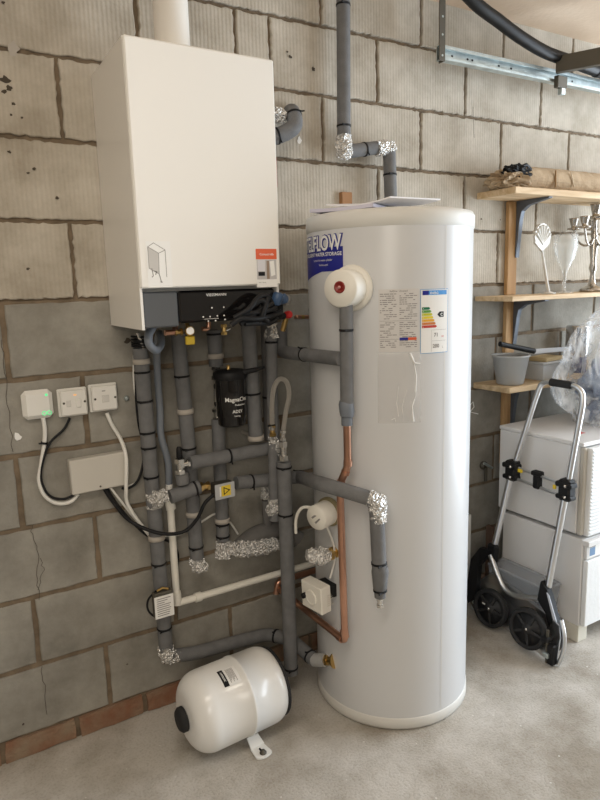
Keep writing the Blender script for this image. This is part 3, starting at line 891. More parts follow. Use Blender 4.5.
# white overflow pipe
t = thing('white_overflow_pipe', (0.672, -0.040, 0.382), 'thin white plastic pipe dropping and turning right along the wall', 'pipe')
P_ = [(0.662, -0.060, 0.764), (0.666, -0.050, 0.395), (0.742, -0.050, 0.395), (1.234, -0.050, 0.396)]
m = MB(); m.tube(P_, .0122, CREAM, seg=18, fil=.012); m.build('tube', t)
for a_, b_ in (((0.659, -0.060, 0.771), (0.664, -0.060, 0.732)), ((0.731, -0.050, 0.395), (0.753, -0.050, 0.395)), ((0.665, -0.050, 0.436), (0.666, -0.050, 0.392))):
    m = MB(); m.tube([a_, b_], .0165, CREAM, seg=18); m.build('coupling', t)
m = MB(); m.tube([(0.663, -0.060, 0.818), (0.662, -0.060, 0.767)], .012, WPLAST, seg=16); m.build('upper_socket', t)

# small box with printed label on the taped pipe
t = thing('labelled_box', (0.611, -0.090, 0.422), 'small box with a white printed label strapped to the left-hand pipe', 'box')
a = Vector((0.606, -0.105, 0.430))
m = MB(); m.box(a + Vector((-.034, .0, -.042)), a + Vector((.030, .026, .045)), STEELD, .003); m.build('housing', t)
mp = plane_map(a + Vector((-.034, 0, -.042)), (1, 0, 0), (0, 0, 1), (0, -1, 0), .0006)
m = MB(); put_rect(m, mp, 0, 0, .064, .076, LWHITE)
rn = random.Random(5)
for i in range(9): put_rect(m, mp, .008, .008 + i * .0072, .008 + rn.uniform(.025, .048), .0105 + i * .0072, LTXT, .0004)
m.build('printed_label', t)
m = MB(); m.tube([a + Vector((-.020, .010, .05)), a + Vector((.0, .012, .055)), a + Vector((.018, .01, .047))], .004, BRASS); m.build('terminal', t)
m = MB(); m.tube([a + Vector((-.02, .014, .05)), a + Vector((-.048, .03, .02)), a + Vector((-.05, .03, -.02)), a + Vector((-.025, .02, -.048)), a + Vector((.02, .01, -.045))], .0035, BLACK, fil=.02, seg=8); m.build('strap', t)

# ---- filter canister
t = thing('magnetic_filter', (0.872, -0.120, 1.046), 'black cylindrical filter canister with white lettering below the boiler', 'filter')
c = Vector((0.867, -0.125, 0.998)); top = Vector((0.872, -0.125, 1.166)); h = top.z - c.z
m = MB(); m.lathe([(.0, 0), (.040, 0), (.045, .006), (.045, .030), (.049, .034), (.049, h - .012), (.047, h)], BLACKG, c, (0, 0, 1), seg=40); can = m.build('canister', t)
m = MB(); m.lathe([(.052, h - .014), (.054, h - .010), (.054, h + .006), (.046, h + .014), (.012, h + .018), (0, h + .018)], BLACK, c, (0, 0, 1), seg=40)
m.tube([c + Vector((.02, -.03, h + .004)), c + Vector((.068, -.052, h + .013)), c + Vector((.098, -.058, h + .020))], [.010, .008, .004], BLACK, seg=10); m.build('lid', t)
m = MB(); m.lathe([(.006, h + .016), (.006, h + .03), (.004, h + .032)], BRASS, c + Vector((-.008, -.01, 0)), (0, 0, 1), seg=12); m.build('bleed_screw', t)
m = MB()
for body, z, sz, a0 in (('MagnaClean', .085, .019, -137), ('Professional', .071, .008, -100), ('ADEY', .048, .014, -110), ('heating', .036, .007, -104)):
    vs, fs = text_geo(body, sz, bold=.015)
    m.add([(c.x + .0498 * math.cos(math.radians(a0) + u / .0498), c.y + .0498 * math.sin(math.radians(a0) + u / .0498), c.z + z + v) for u, v in vs], fs, LWHITE)
m.build('lettering', can)
joint(t, (0.852, -0.055, 1.187), (0.849, -0.055, 1.141), .014, CHROME, 'upper_union')
joint(t, (0.847, -0.055, 1.046), (0.849, -0.055, 1.005), .016, CHROME, 'lower_union')
m = MB(); m.tube([(0.849, -0.055, 1.147), (0.847, -0.055, 1.039)], .010, CHROME, seg=14); m.tube([(0.848, -0.055, 1.121), (0.871, -0.100, 1.124)], .013, BLACK); m.tube([(0.848, -0.055, 1.060), (0.868, -0.100, 1.071)], .013, BLACK); m.build('bracket', t)

# two brass stubs on the wall right of the boiler corner
t = thing('brass_stub', (1.203, -0.040, 1.330), 'small copper and brass stub level with the red knob beside the cylinder', 'fitting')
m = MB(); m.tube([(1.197, -0.001, 1.329), (1.186, -0.020, 1.331), (1.241, -0.020, 1.328)], .007, COPPER, seg=14, fil=.01); m.build('tube', t)
joint(t, (1.207, -0.020, 1.330), (1.219, -0.020, 1.329), .009, nuts=False)

# grey pipe stub with foil behind the boiler top right
t = pipe('short bent grey insulated pipe end with foil, beside the upper right of the boiler', [(1.053, -0.060, 1.912), (1.128, -0.075, 1.934), (1.169, -0.085, 1.960), (1.174, -0.060, 2.010), (1.196, -0.010, 2.024)], .026, fil=.04,
         ties=[(1.101, -0.075, 1.931), (1.171, -0.070, 2.001)])
foil(t, [(1.084, -0.050, 2.003), (1.141, -0.055, 1.989)], [.026, .022], amp=.5)

# upper pipe over the cylinder
P_ = [(1.389, -0.055, 2.429), (1.382, -0.055, 1.900), (1.585, -0.055, 1.936), (1.589, -0.055, 1.852), (1.585, -.12, 1.655)]
P_ = [P_[0], P_[1], P_[2], (1.583, -.07, 1.661)]
t = pipe('grey insulated pipe stepping down the wall to the top of the cylinder', P_, .0235, fil=.02,
         ties=[(1.387, -0.055, 2.376), (1.380, -0.055, 1.987), (1.470, -0.055, 1.914), (1.585, -0.060, 1.834)])
foil(t, [(1.383, -0.055, 1.954), (1.380, -0.058, 1.900), (1.402, -0.058, 1.898)], [.026, .031, .024], amp=.3)
foil(t, [(1.523, -0.057, 1.921), (1.583, -0.057, 1.932), (1.588, -0.057, 1.915)], [.026, .029, .025], amp=.3)

m = MB(); m.box((1.395, 0.000, 1.723), Vector((1.441, 0.000, 1.771)) + Vector((0, -.02, 0)), mat('offcut_wood', (.34, .17, .07), .7, var=.2), .002)
tag(m.build('wood_offcut'), 'small block of brown wood on the wall above the left of the cylinder', 'wood block')

# ============================================================ SWITCHES AND CABLES
def wall_box(name, x0, x1, z0, z1, d, label, rot=0.0, m_=WPLAST, bev=.006):
    t = thing(name, ((x0 + x1) / 2, 0, (z0 + z1) / 2), label, 'switch' if 'spur' in name else 'box')
    M3 = Matrix.Rotation(rot, 3, 'Y'); o = ((x0 + x1) / 2, 0, (z0 + z1) / 2)
    mb = MB(); mb.box((x0, -d, z0), (x1, -.002, z1), m_, bev, rot=(M3, o)); mb.build('case', t)
    return t, plane_map((x0, -d - .0004, z0), (1, 0, 0), (0, 0, 1), (0, -1, 0))

a = Vector((0.295, -0.028, 1.120))
t, mp = wall_box('wireless_receiver', a.x - .043, a.x + .043, a.z - .043, a.z + .043, .027, 'leftmost white square box, with rounded corners and green lights', .0, bev=.012)
m = MB(); put_poly(m, mp, [(.068 + .004 * math.cos(i * PI / 4), .070 + .004 * math.sin(i * PI / 4)) for i in range(8)], GREENLED)
for cx_ in (.058, .072): m.tube([mp(cx_ + .006 * math.cos(i * PI / 5), .016 + .006 * math.sin(i * PI / 5), .0005) for i in range(11)], .0009, GREENLED, seg=5)
m.build('indicator_light', t)

a = Vector((0.396, -0.030, 1.114))
t, mp = wall_box('fused_spur', a.x - .043, a.x + .043, a.z - .043, a.z + .043, .012, 'middle white square plate with a rocker switch and orange light', bev=.003)
m = MB(); m.box((a.x - .038, -.032, a.z - .038), (a.x + .038, -.0125, a.z + .038), WPLAST, .004); m.build('faceplate', t)
mp = plane_map((a.x - .043, -.0325, a.z - .043), (1, 0, 0), (0, 0, 1), (0, -1, 0))
m = MB(); m.box((a.x + .004, -.037, a.z - .014), (a.x + .019, -.032, a.z + .012), WPLAST, .002); m.build('rocker_switch', t)
m = MB(); put_rect(m, mp, .043, .066, .051, .069, ORLED); m.build('neon_light', t)
m = MB(); m.box((a.x - .023, -.034, a.z - .010), (a.x - .010, -.032, a.z + .010), mat('off_white', (.66, .64, .6), .5), .001); m.build('fuse_carrier', t)
for dx in (-.030, .031):
    m = MB(); m.lathe([(.0035, 0), (.0035, .001)], STEELD, (a.x + dx, -.032, a.z + .002), (0, -1, 0), seg=12); m.build('screw', t)

a = Vector((0.488, -0.030, 1.118))
t, mp = wall_box('fused_spur', a.x - .043, a.x + .043, a.z - .043, a.z + .043, .012, 'rightmost of the three white square plates, a fused spur with no light', bev=.003)
m = MB(); m.box((a.x - .038, -.032, a.z - .038), (a.x + .038, -.0125, a.z + .038), WPLAST, .004); m.build('faceplate', t)
m = MB(); m.box((a.x - .010, -.035, a.z - .012), (a.x + .012, -.032, a.z + .010), mat('off_white', (.66, .64, .6), .5), .001)
m.box((a.x - .008, -.0335, a.z + .022), (a.x + .002, -.032, a.z + .0245), LTXT); m.build('fuse_carrier', t)
for dx in (-.030, .031):
    m = MB(); m.lathe([(.0035, 0), (.0035, .001)], STEELD, (a.x + dx, -.032, a.z + .0), (0, -1, 0), seg=12); m.build('screw', t)

p0 = Vector((0.365, -0.035, 0.940)); p1 = Vector((0.536, -0.035, 0.832))
t, mp = wall_box('junction_box', p0.x, p1.x, p1.z, p0.z, .035, 'wide plain grey-white junction box below the three square plates', -.015, m_=mat('grey_white_plastic', (.60, .57, .51), .5), bev=.003)
m = MB(); m.lathe([(.003, 0), (.003, .0015)], STEELD, (p0.x * .5 + p1.x * .5, -.035, p1.z + .012), (0, -1, 0), seg=10); m.build('screw', t)

m = MB(); m.lathe([(.008, 0), (.008, .010), (.004, .012)], GALV, (0.561, 0.000, 1.106), (0, -1, 0), seg=8)
tag(m.build('wall_plug'), 'small metal wall fixing just right of the rightmost square plate', 'fixing')

cable('white cable looping from the leftmost box down to the junction box',
      [(0.307, -0.015, 1.077), (0.307, -0.014, 1.022), (0.288, -0.014, 0.936), (0.278, -0.014, 0.891), (0.288, -0.014, 0.843), (0.319, -0.014, 0.811), (0.360, -0.014, 0.806), (0.386, -0.014, 0.826)], .0062, WPLAST,
      ties=[(0.300, -0.014, 1.002)], name='white_cable')
cable('thin black cable looping from the middle switch plate down to the junction box',
      [(0.383, -0.012, 1.067), (0.363, -0.012, 1.035), (0.316, -0.018, 0.997), (0.289, -0.018, 0.931), (0.285, -0.018, 0.882), (0.303, -0.020, 0.838), (0.339, -0.020, 0.821), (0.373, -0.020, 0.827)], .0038, BLACK, name='black_cable')
cable('white cable dropping from the rightmost square plate past the junction box',
      [(0.494, -0.014, 1.068), (0.507, -0.014, 1.028), (0.531, -0.014, 0.976), (0.534, -0.045, 0.924), (0.527, -0.045, 0.830), (0.530, -0.030, 0.775), (0.555, -0.030, 0.716), (0.603, -0.030, 0.636), (0.631, -0.020, 0.601)], .0062, WPLAST, name='white_cable')
cable('thick black cable from the bottom of the junction box to the warning-labelled valve',
      [(0.464, -0.020, 0.832), (0.489, -0.020, 0.781), (0.534, -0.035, 0.712), (0.607, -0.085, 0.671), (0.685, -0.100, 0.661), (0.732, -0.110, 0.698), (0.759, -0.120, 0.750), (0.794, -0.125, 0.776)], .0062, BLACK, name='black_cable')
cable('thin black cable beside the thick one, dropping from the junction box behind the taped pipe',
      [(0.475, -0.012, 0.828), (0.505, -0.012, 0.765), (0.550, -0.020, 0.694), (0.599, -0.020, 0.637), (0.666, -0.020, 0.604), (0.691, -0.020, 0.551), (0.676, -0.020, 0.482)], .0042, BLACK, name='black_cable')
cable('thin white cable running from the junction box across behind the pipes to the right',
      [(0.484, -0.018, 0.831), (0.512, -0.018, 0.782), (0.570, -0.018, 0.688), (0.628, -0.015, 0.636), (0.705, -0.015, 0.621), (0.790, -0.015, 0.649), (0.840, -0.015, 0.664), (0.884, -0.015, 0.632), (0.920, -0.015, 0.571)], .0038, WPLAST, name='white_cable')
cable('black cable leaving the right end of the junction box and climbing behind the taped pipe',
      [(0.520, -0.020, 0.821), (0.543, -0.020, 0.817), (0.575, -0.015, 0.836), (0.597, -0.012, 0.889), (0.601, -0.012, 0.949), (0.591, -0.012, 1.033), (0.591, -0.012, 1.130), (0.601, -0.015, 1.225)], .0042, BLACK, name='black_cable')
cable('thin white cable climbing beside the left-hand pipe under the boiler corner',
      [(0.532, -0.012, 0.820), (0.570, -0.010, 0.829), (0.592, -0.010, 0.866), (0.607, -0.010, 0.931), (0.598, -0.010, 1.031), (0.587, -0.010, 1.146), (0.592, -0.020, 1.258)], .003, WPLAST, name='white_cable')

# ============================================================ WATER CYLINDER
CX, CY, CR = 1.36, -.33, .265


def cyl_map(phi0, z0, off=.0008):
    """u runs to the viewer's right round the jacket, v upwards"""
    return lambda u, v, w=0.0: Vector((CX + (CR + off + w) * math.cos(math.radians(phi0) + u / CR), CY + (CR + off + w) * math.sin(math.radians(phi0) + u / CR), z0 + v))


def rad(deg, r, z):
    return Vector((CX + r * math.cos(math.radians(deg)), CY + r * math.sin(math.radians(deg)), z))


t = cyl_t = thing('water_cylinder', (CX, CY, 0), 'tall pale grey-white hot water cylinder standing on the floor', 'water cylinder')
m = MB(); m.lathe([(CR, .045), (CR, 1.605)], CYLM, (CX, CY, 0), seg=128, caps=False)
m.lathe([(CR + .0004, .0), (CR + .0004, 1.56)], mat('grey_seam_line', (.50, .51, .52), .6), (0, 0, -5), seg=4) if False else None  # plain grey seam line, switched off
jk = m.build('jacket', t)
m = MB(); mp = cyl_map(-91, .05)
put_rect(m, mp, -.0012, 0, .0012, 1.55, CYLCAP, .0002); m.build('seam', jk)
m = MB(); m.lathe([(0, 0), (.24, 0), (CR - .004, .002), (CR + .003, .012), (CR + .003, .042), (CR - .002, .047), (0, .047)], CYLCAP, (CX, CY, 0), seg=128); m.build('base_rim', t)
m = MB(); m.lathe([(CR - .004, 1.600), (CR + .003, 1.604), (CR + .003, 1.640), (CR - .003, 1.651), (CR - .02, 1.655), (0, 1.655)], CYLCAP, (CX, CY, 0), seg=128); m.build('lid', t)

# brand sticker
phi_r = -159.2
mp = cyl_map(phi_r, 0)
m = MB()
put_poly2 = []
# blue field, lower edge curved
N_ = 24; vs = []; U0 = -.24
for i in range(N_ + 1):
    u = U0 + (0 - U0) * i / N_
    zb = 1.489 if u > -.012 else 1.481 - .03 * max(0, (-u - .09)) / .15
    zt = 1.552 if u > -.17 else 1.552
    vs += [mp(u, zb), mp(u, zt)]
m.add(vs, [[2 * i, 2 * i + 2, 2 * i + 3, 2 * i + 1] for i in range(N_)], BLUEL)
for body, sz, v, sx, mt in (('STELFLOW', .062, 1.543, .76, None),):
    vs2, fs2 = text_geo(body, sz, bold=.075, align='RIGHT', sx=sx)
    m.add([mp(a_ - .003, b_ + v, .0008) for a_, b_ in vs2], fs2, BLUEL)
    vs2, fs2 = text_geo(body, sz, bold=.02, align='RIGHT', sx=sx)
    m.add([mp(a_ - .005, b_ + v + .001, .0014) for a_, b_ in vs2], fs2, LWHITE)
put_text(m, mp, 'INTELLIGENT WATER STORAGE', -.004, 1.527, .0150, LWHITE, .0008, bold=.02, align='RIGHT')
put_text(m, mp, 'Indirect hot water cylinder', -.040, 1.512, .009, LWHITE, .0008, align='RIGHT')
put_text(m, mp, 'Stainless steel', -.060, 1.4985, .008, LWHITE, .0008, align='RIGHT')
m.build('brand_sticker', t)['label'] = 'dark blue sticker with white lettering at the top left'

# immersion heater cap
d0 = -153.0; pc = rad(d0, CR, 1.430); ax = (math.cos(math.radians(d0)), math.sin(math.radians(d0)), 0)
t2 = MB(); t2.lathe([(.066, -.004), (.068, .004), (.064, .010), (.05, .012)], CREAM, pc, ax, seg=48); t2.build('immersion_flange', t)
t2 = MB(); t2.lathe([(.054, .008), (.054, .070), (.050, .076), (0, .076)], CREAM, pc, ax, seg=48)
icap = t2.build('immersion_cap', t)
t2 = MB(); pr = Vector(pc) + Vector((0, 0, .004)); t2.lathe([(.017, .0755), (.017, .079), (.013, .080), (.012, .077), (0, .077)], REDD, pr, ax, seg=28); t2.lathe([(.004, .0765), (.004, .0815), (0, .0815)], mat('pink_dot', (.6, .3, .28), .5), pr, ax, seg=14); t2.build('red_button', icap)

# labels
mp = cyl_map(-135.6, 0); U1 = math.radians(25.2) * CR
m = MB(); put_rect(m, mp, 0, 1.242, U1, 1.424, mat('spec_sheet_paper', (.66, .64, .62), .6), 0, n=10)
put_text(m, mp, 'StelFlow  Unvented', .032, 1.416, .0065, LTXT, .0005, bold=.02)
rn = random.Random(11)
for i in range(27):
    z = 1.409 - i * .0059
    if i in (13, 22): put_rect(m, mp, .003, z, U1 - .004, z + .0009, LTXT, .0004, n=8); continue
    for (a_, b_) in ((.004, .052), (.060, .112)):
        u = a_
        while u < b_ - .006:
            w_ = rn.uniform(.004, .016)
            if rn.random() < .72: put_rect(m, mp, u, z, min(b_, u + w_), z + .0022, LTXT, .0004, n=2)
            u += w_ + .002
put_rect(m, mp, .060, 1.276, .085, 1.284, BLUEL, .0008, n=2); put_rect(m, mp, .085, 1.276, .110, 1.284, ORANGE, .0008, n=2)
m.build('specification_label', t)
mp = cyl_map(-109.3, 0); U2 = math.radians(20.5) * CR
m = MB(); put_rect(m, mp, 0, 1.234, U2, 1.421, mat('energy_label_border', (.10, .32, .62), .5), 0, n=8)
put_rect(m, mp, .0016, 1.2356, U2 - .0016, 1.4194, LWHITE, .0004, n=8)
put_rect(m, mp, .006, 1.404, .026, 1.417, BLUEL, .0008, n=2); put_rect(m, mp, .026, 1.404, U2 - .006, 1.417, mat('energy_band_blue', (.06, .30, .70), .5), .0008, n=4)
put_text(m, mp, 'ENERG', .030, 1.4065, .009, LWHITE, .0011, bold=.02)
for i, (c_, w_) in enumerate((((.0, .16, .07), .022), ((.12, .33, .05), .026), ((.55, .55, .02), .030), ((.75, .60, .03), .033), ((.78, .40, .03), .037), ((.62, .20, .04), .041), ((.55, .05, .03), .045))):
    z = 1.362 - i * .0088
    mt = mat('energy_class_%s' % 'abcdefg'[i], c_, .5)
    put_rect(m, mp, .005, z, .005 + w_, z + .0074, mt, .0008, n=5); put_poly(m, mp, [(.005 + w_, z), (.005 + w_ + .004, z + .0037), (.005 + w_, z + .0074)], mt, .0008)
    put_text(m, mp, 'ABCDEFG'[i], .007, z + .0018, .005, LWHITE, .0011)
put_poly(m, mp, [(.055, 1.347), (.063, 1.355), (.078, 1.355), (.078, 1.339), (.063, 1.339)], BLACK, .0008)
put_text(m, mp, 'C', .066, 1.3425, .012, LWHITE, .0011, bold=.03)
put_rect(m, mp, .036, 1.302, .087, 1.3026, LTXT, .0008, n=3); put_rect(m, mp, .036, 1.270, .087, 1.2706, LTXT, .0008, n=3); put_rect(m, mp, .036, 1.238, .0366, 1.3026, LTXT, .0008)
put_text(m, mp, '71', .044, 1.283, .015, LTXT, .0008, bold=.03); put_text(m, mp, 'W', .070, 1.279, .009, RED, .0008)
put_text(m, mp, '200', .040, 1.250, .015, LTXT, .0008, bold=.03); put_text(m, mp, 'L', .073, 1.248, .009, LTXT, .0008)
m.build('energy_label', t)
# clear document sleeve, wrinkled
mp = cyl_map(-136.4, 0); U3 = math.radians(27.5) * CR; NU, NV = 22, 30
vs = []
for i in range(NU + 1):
    for j in range(NV + 1):
        u = U3 * i / NU; v = 1.030 + .210 * j / NV
        w_ = .0015 + .004 * abs(noise.noise(Vector((u * 55 + v * 9, v * 22, 3)))) * (1 + 1.5 * (i / NU)) * (1 if 0 < i < NU and 0 < j < NV else .1)
        if i == NU: u += .004 * noise.noise(Vector((0, v * 60, 1)))
        vs.append(mp(u, v, w_))
m = MB(); m.add(vs, [[i * (NV + 1) + j, (i + 1) * (NV + 1) + j, (i + 1) * (NV + 1) + j + 1, i * (NV + 1) + j + 1] for i in range(NU) for j in range(NV)], SLEEVE, True)
m.tube([mp(.094, 1.238, .004), mp(.100, 1.222, .004), mp(.106, 1.208, .005), mp(.124, 1.206, .004)], [.003, .004, .003, .0015], LWHITE, seg=8)
m.tube([mp(.106, 1.208, .004), mp(.112, 1.17, .004), mp(.110, 1.11, .004), mp(.100, 1.08, .004), mp(.104, 1.033, .004)], [.0012, .002, .0015, .002, .003], LWHITE, seg=6)
for pts_ in ([(.085, 1.13), (.070, 1.08), (.074, 1.035)], [(.060, 1.14), (.055, 1.09), (.06, 1.05)], [(.040, 1.04), (.050, 1.045), (.052, 1.034)]):
    m.tube([mp(a_, b_, .003) for a_, b_ in pts_], [.0006, .0012, .0006], LWHITE, seg=6)
m.build('document_sleeve', t)['label'] = 'clear wrinkled plastic sleeve below the labels'

# pipe down the upper left of the jacket, turning to copper
PX = [(1.080, -0.481, 1.389), (1.079, -0.478, 1.057)]
t = pipe('grey insulated pipe dropping from the round white cap down the jacket to the copper pipe', PX, .0195, cat='pipe', ties=[(1.079, -0.479, 1.311)])
m = MB(); m.tube([(1.078, -0.476, 1.102), (1.078, -0.476, 1.093), (1.079, -0.479, 1.069), (1.079, -0.478, 1.057)], [.020, .0225, .0225, .020], HOSEG, seg=20)
m.tube([(1.079, -0.478, 1.054), (1.079, -0.478, 1.029)], .017, HOSEG, seg=20); m.build('coupling', t)
for p_ in ((1.079, -0.478, 1.218),): pass
# copper run
t = thing('copper_pipe', (1.071, -0.447, 0.320), 'long bare copper pipe down the cylinder front, elbowing back to the wall', 'pipe')
P_ = [(1.080, -0.476, 1.032), (1.080, -0.477, 0.903), (1.069, -0.449, 0.841), (1.074, -0.454, 0.319), (1.064, -0.035, 0.331), (1.087, -0.035, 0.381), (1.270, -0.020, 0.342)]
m = MB(); m.tube(P_[:5] , .0115, COPPER, seg=18, fil=.016); m.build('tube', t)
for a_, b_ in (((1.081, -0.477, 0.921), (1.080, -0.477, 0.903)), ((1.077, -0.470, 0.886), (1.076, -0.467, 0.876)), ((1.071, -0.453, 0.851), (1.069, -0.449, 0.838)), ((1.069, -0.449, 0.831), (1.069, -0.448, 0.812)), ((1.073, -0.452, 0.356), (1.074, -0.455, 0.333))):
    m = MB(); m.tube([a_, b_], .0135, COPPER, seg=18); m.build('collar', t)
E_ = Vector(P_[3]); D_ = (Vector(P_[4]) - E_).normalized()
m = MB(); m.tube([E_ + D_ * .012, E_ + D_ * .034], .0135, COPPER, seg=18); m.build('collar', t)
t = thing('copper_pipe', (1.064, -0.035, 0.331), 'short dull copper pipe with an elbow low on the wall, behind the tall front pipe', 'pipe')
m = MB(); m.tube([(1.055, -0.035, 0.310), (1.065, -0.035, 0.355), (1.283, -0.030, 0.355)], .0115, COPPER, seg=16, fil=.012); m.build('tube', t)
m = MB(); m.tube([(1.074, -0.035, 0.356), (1.104, -0.035, 0.356)], .0135, COPPER, seg=16); m.build('collar', t)

# thermostats and unions on the left flank of the jacket
def on_jacket(px_phi, z): return rad(px_phi, CR, z)
ph = -174.0; zz = .722
t = thing('round_thermostat', rad(ph, CR, zz), 'round white thermostat cap on the left flank of the cylinder, above the foil-wrapped union', 'thermostat')
axr = (-.95, -.28, -.05)
pc = rad(ph, CR - .012, zz) + Vector((-.016, 0, 0))
m = MB(); m.lathe([(.048, .0), (.048, .010), (.042, .014), (.036, .016)], mat('olive_gasket', (.28, .24, .13), .6), pc, axr, seg=40); m.build('flange', t)
m = MB(); m.lathe([(.041, .012), (.041, .066), (.037, .072), (0, .072)], CREAM, pc, axr, seg=40); cp_ = m.build('cap', t)
U_ = Vector((-.28, .95, 0)).normalized() * -1; mp = plane_map(Vector(pc) + Vector(axr).normalized() * .0725, (.28, -.95, 0), (0, 0, 1), axr)
m = MB(); put_poly(m, mp, [(-.018, .0), (.006, .018), (.010, .014), (-.012, -.004)], LTXT); put_poly(m, mp, [(-.004, -.014), (.016, .004), (.019, .0), (.001, -.018)], LTXT); m.build('moulded_marks', cp_)
cable('thin grey-white flexible cable curling from the round thermostat down to the left',
      [Vector(pc) + Vector((-.055, -.01, .022)), (1.020, -0.320, 0.740), (1.009, -0.300, 0.723), (1.008, -0.280, 0.686), (1.012, -0.270, 0.637)], .0052, CREAM, name='thermostat_cable')
cable('thin white cable between the round and the square thermostat',
      [Vector(pc) + Vector((-.035, -.03, -.035)), rad(-170, CR + .012, .62), rad(-170, CR + .008, .56), rad(-172, CR + .02, .50)], .0035, WPLAST, name='thermostat_cable')

ph = -170.; zz = .585
t = thing('foil_wrapped_union', rad(ph, CR, .58), 'foil-wrapped pipe union with a brass nut on the left flank of the cylinder', 'fitting')
p_ = Vector((179.6, 0.574)[0] if False else rad(-172, CR - .006, .584))
joint(t, p_, p_ + Vector((-.034, -.010, 0)), .019)
m = MB(); m.lathe([(.032, 0), (.032, .004)], mat('brown_washer', (.30, .2, .12), .7), p_ + Vector((.004, .0, 0)), (-.95, -.28, 0), seg=30); m.build('washer', t)
foil(t, [p_ + Vector((-.03, -.008, 0)), p_ + Vector((-.065, -.004, .001)), p_ + Vector((-.104, .010, .012))], [.020, .029, .018], amp=.5, sub=.006)

t = thing('square_thermostat', rad(-175, CR, .44), 'square white thermostat box with a black dial on the left flank of the cylinder', 'thermostat')
bx = Vector((1.046, -.368, .448))
M3 = Matrix.Rotation(math.radians(8), 3, 'Z') @ Matrix.Rotation(math.radians(-2), 3, 'Y')
m = MB(); m.box(bx + Vector((-.034, -.036, -.046)), bx + Vector((.008, .064, .046)), CREAM, .003, rot=(M3, bx)); m.build('case', t)
fx = M3 @ Vector((-1, 0, 0)); fp = M3 @ Vector((-.0342, .014, 0)) + bx
m = MB(); m.lathe([(.026, 0), (.026, .004), (.022, .005), (.019, .003)], CREAM, fp, fx, seg=30); dl = m.build('dial', t)
m = MB(); m.lathe([(.009, 0), (.009, .012), (0, .013)], BLACK, fp + M3 @ Vector((0, .030, -.002)), fx, seg=16); m.build('black_knob', t)
mp = plane_map(bx + M3 @ Vector((0, -.0365, 0)), M3 @ Vector((1, 0, 0)), M3 @ Vector((0, 0, 1)), M3 @ Vector((0, -1, 0)))
m = MB()
for i in range(6): put_rect(m, mp, -.010, -.022 + i * .007, .016 - (i % 3) * .004, -.0195 + i * .007, mat('moulded_text_grey', (.62, .58, .5), .6))
m.build('side_text', t)
m = MB(); m.box((1.056, -.375, .43), (1.112, -.31, .475), BLACK, .002); m.build('back_plate_shade', t)  # dark backing; its black also stands for the shadow behind the case

t = thing('cold_feed_union', rad(180, CR, .18), 'pale capped union with a brass nut low on the left flank of the cylinder', 'fitting')
p_ = rad(-176, CR - .006, .185); q_ = Vector((1.069, -0.270, 0.158))
m = MB(); m.tube([q_, p_.lerp(q_, .42)], .0225, mat('pale_sealed_foam', (.42, .42, .41), .7), seg=18)
m.build('foam_end', t)
joint(t, p_.lerp(q_, .42), p_, .0165)
m = MB(); m.lathe([(.026, 0), (.026, .004)], BRASS, p_, (p_ - q_), seg=24); m.build('washer', t)

# papers on the lid
def sheet(label, pts, mtl, z, curl=.012, name='paper_booklet', th=.0025):
    P4 = [Vector(p) for p in pts]; n = 10; vs = []
    for i in range(n + 1):
        for j in range(n + 1):
            s_, t_ = i / n, j / n
            p = (P4[0] * (1 - s_) + P4[1] * s_) * (1 - t_) + (P4[3] * (1 - s_) + P4[2] * s_) * t_
            vs.append((p.x, p.y, p.z + curl * (s_ - .5) ** 2 * 2))
    fs = [[i * (n + 1) + j, (i + 1) * (n + 1) + j, (i + 1) * (n + 1) + j + 1, i * (n + 1) + j + 1] for i in range(n) for j in range(n)]
    k = len(vs); vs2 = vs + [(a_, b_, c_ - th) for a_, b_, c_ in vs]
    fs2 = fs + [[q + k for q in f[::-1]] for f in fs]
    for i in range(n):
        e = [i * (n + 1), (i + 1) * (n + 1)]; fs2.append([e[0], e[0] + k, e[1] + k, e[1]])
        e = [i * (n + 1) + n, (i + 1) * (n + 1) + n]; fs2.append([e[0], e[1], e[1] + k, e[0] + k])
        fs2.append([i, i + 1, i + 1 + k, i + k]); b_ = n * (n + 1); fs2.append([b_ + i, b_ + i + k, b_ + i + 1 + k, b_ + i + 1])
    mb = MB(); mb.add(vs2, fs2, mtl); return tag(mb.build(name), label, 'paper')
sheet('lilac-edged paper booklet lying on the lid of the cylinder, its corner over the left edge', [(1.085, -.29, 1.667), (1.185, -.475, 1.667), (1.42, -.33, 1.667), (1.33, -.17, 1.667)], LILAC, 0, .006, th=.010)
sheet('white folded paper on top of the booklet on the lid of the cylinder', [(1.125, -.32, 1.672), (1.215, -.515, 1.674), (1.46, -.46, 1.684), (1.40, -.27, 1.690)], PAPER, 0, .022, th=.004)

# ============================================================ EXPANSION VESSEL
V0 = Vector((.586, -.292, .143)); V1 = Vector((.902, -.278, .146)); AX = (V1 - V0).normalized(); VL = (V1 - V0).length; VR = .124
t = thing('expansion_vessel', ((V0.x + V1.x) / 2, (V0.y + V1.y) / 2, 0), 'white horizontal expansion vessel lying on its foot on the floor', 'pressure vessel')
prof = [(0, -.008), (.03, -.007)]
for i in range(10):
    a_ = PI / 2 * i / 9; prof.append((VR - .075 + .075 * math.sin(a_) * 1.0, .062 - .062 * math.cos(a_)))
prof = [(0, -.004), (.040, -.002)] + [(.062 + (VR - .062) * math.sin(PI / 2 * i / 10), .066 * (1 - math.cos(PI / 2 * i / 10)) + .0) for i in range(11)]
prof += [(VR, VL * .56), (VR + .0028, VL * .565), (VR + .0028, VL * .59), (VR, VL * .595)]
prof += [(.098 + (VR - .098) * math.cos(PI / 2 * i / 9), VL - .050 + .045 * math.sin(PI / 2 * i / 9)) for i in range(10)]
m = MB(); m.lathe(prof, VESM, V0, AX, seg=72); m.build('shell', t)
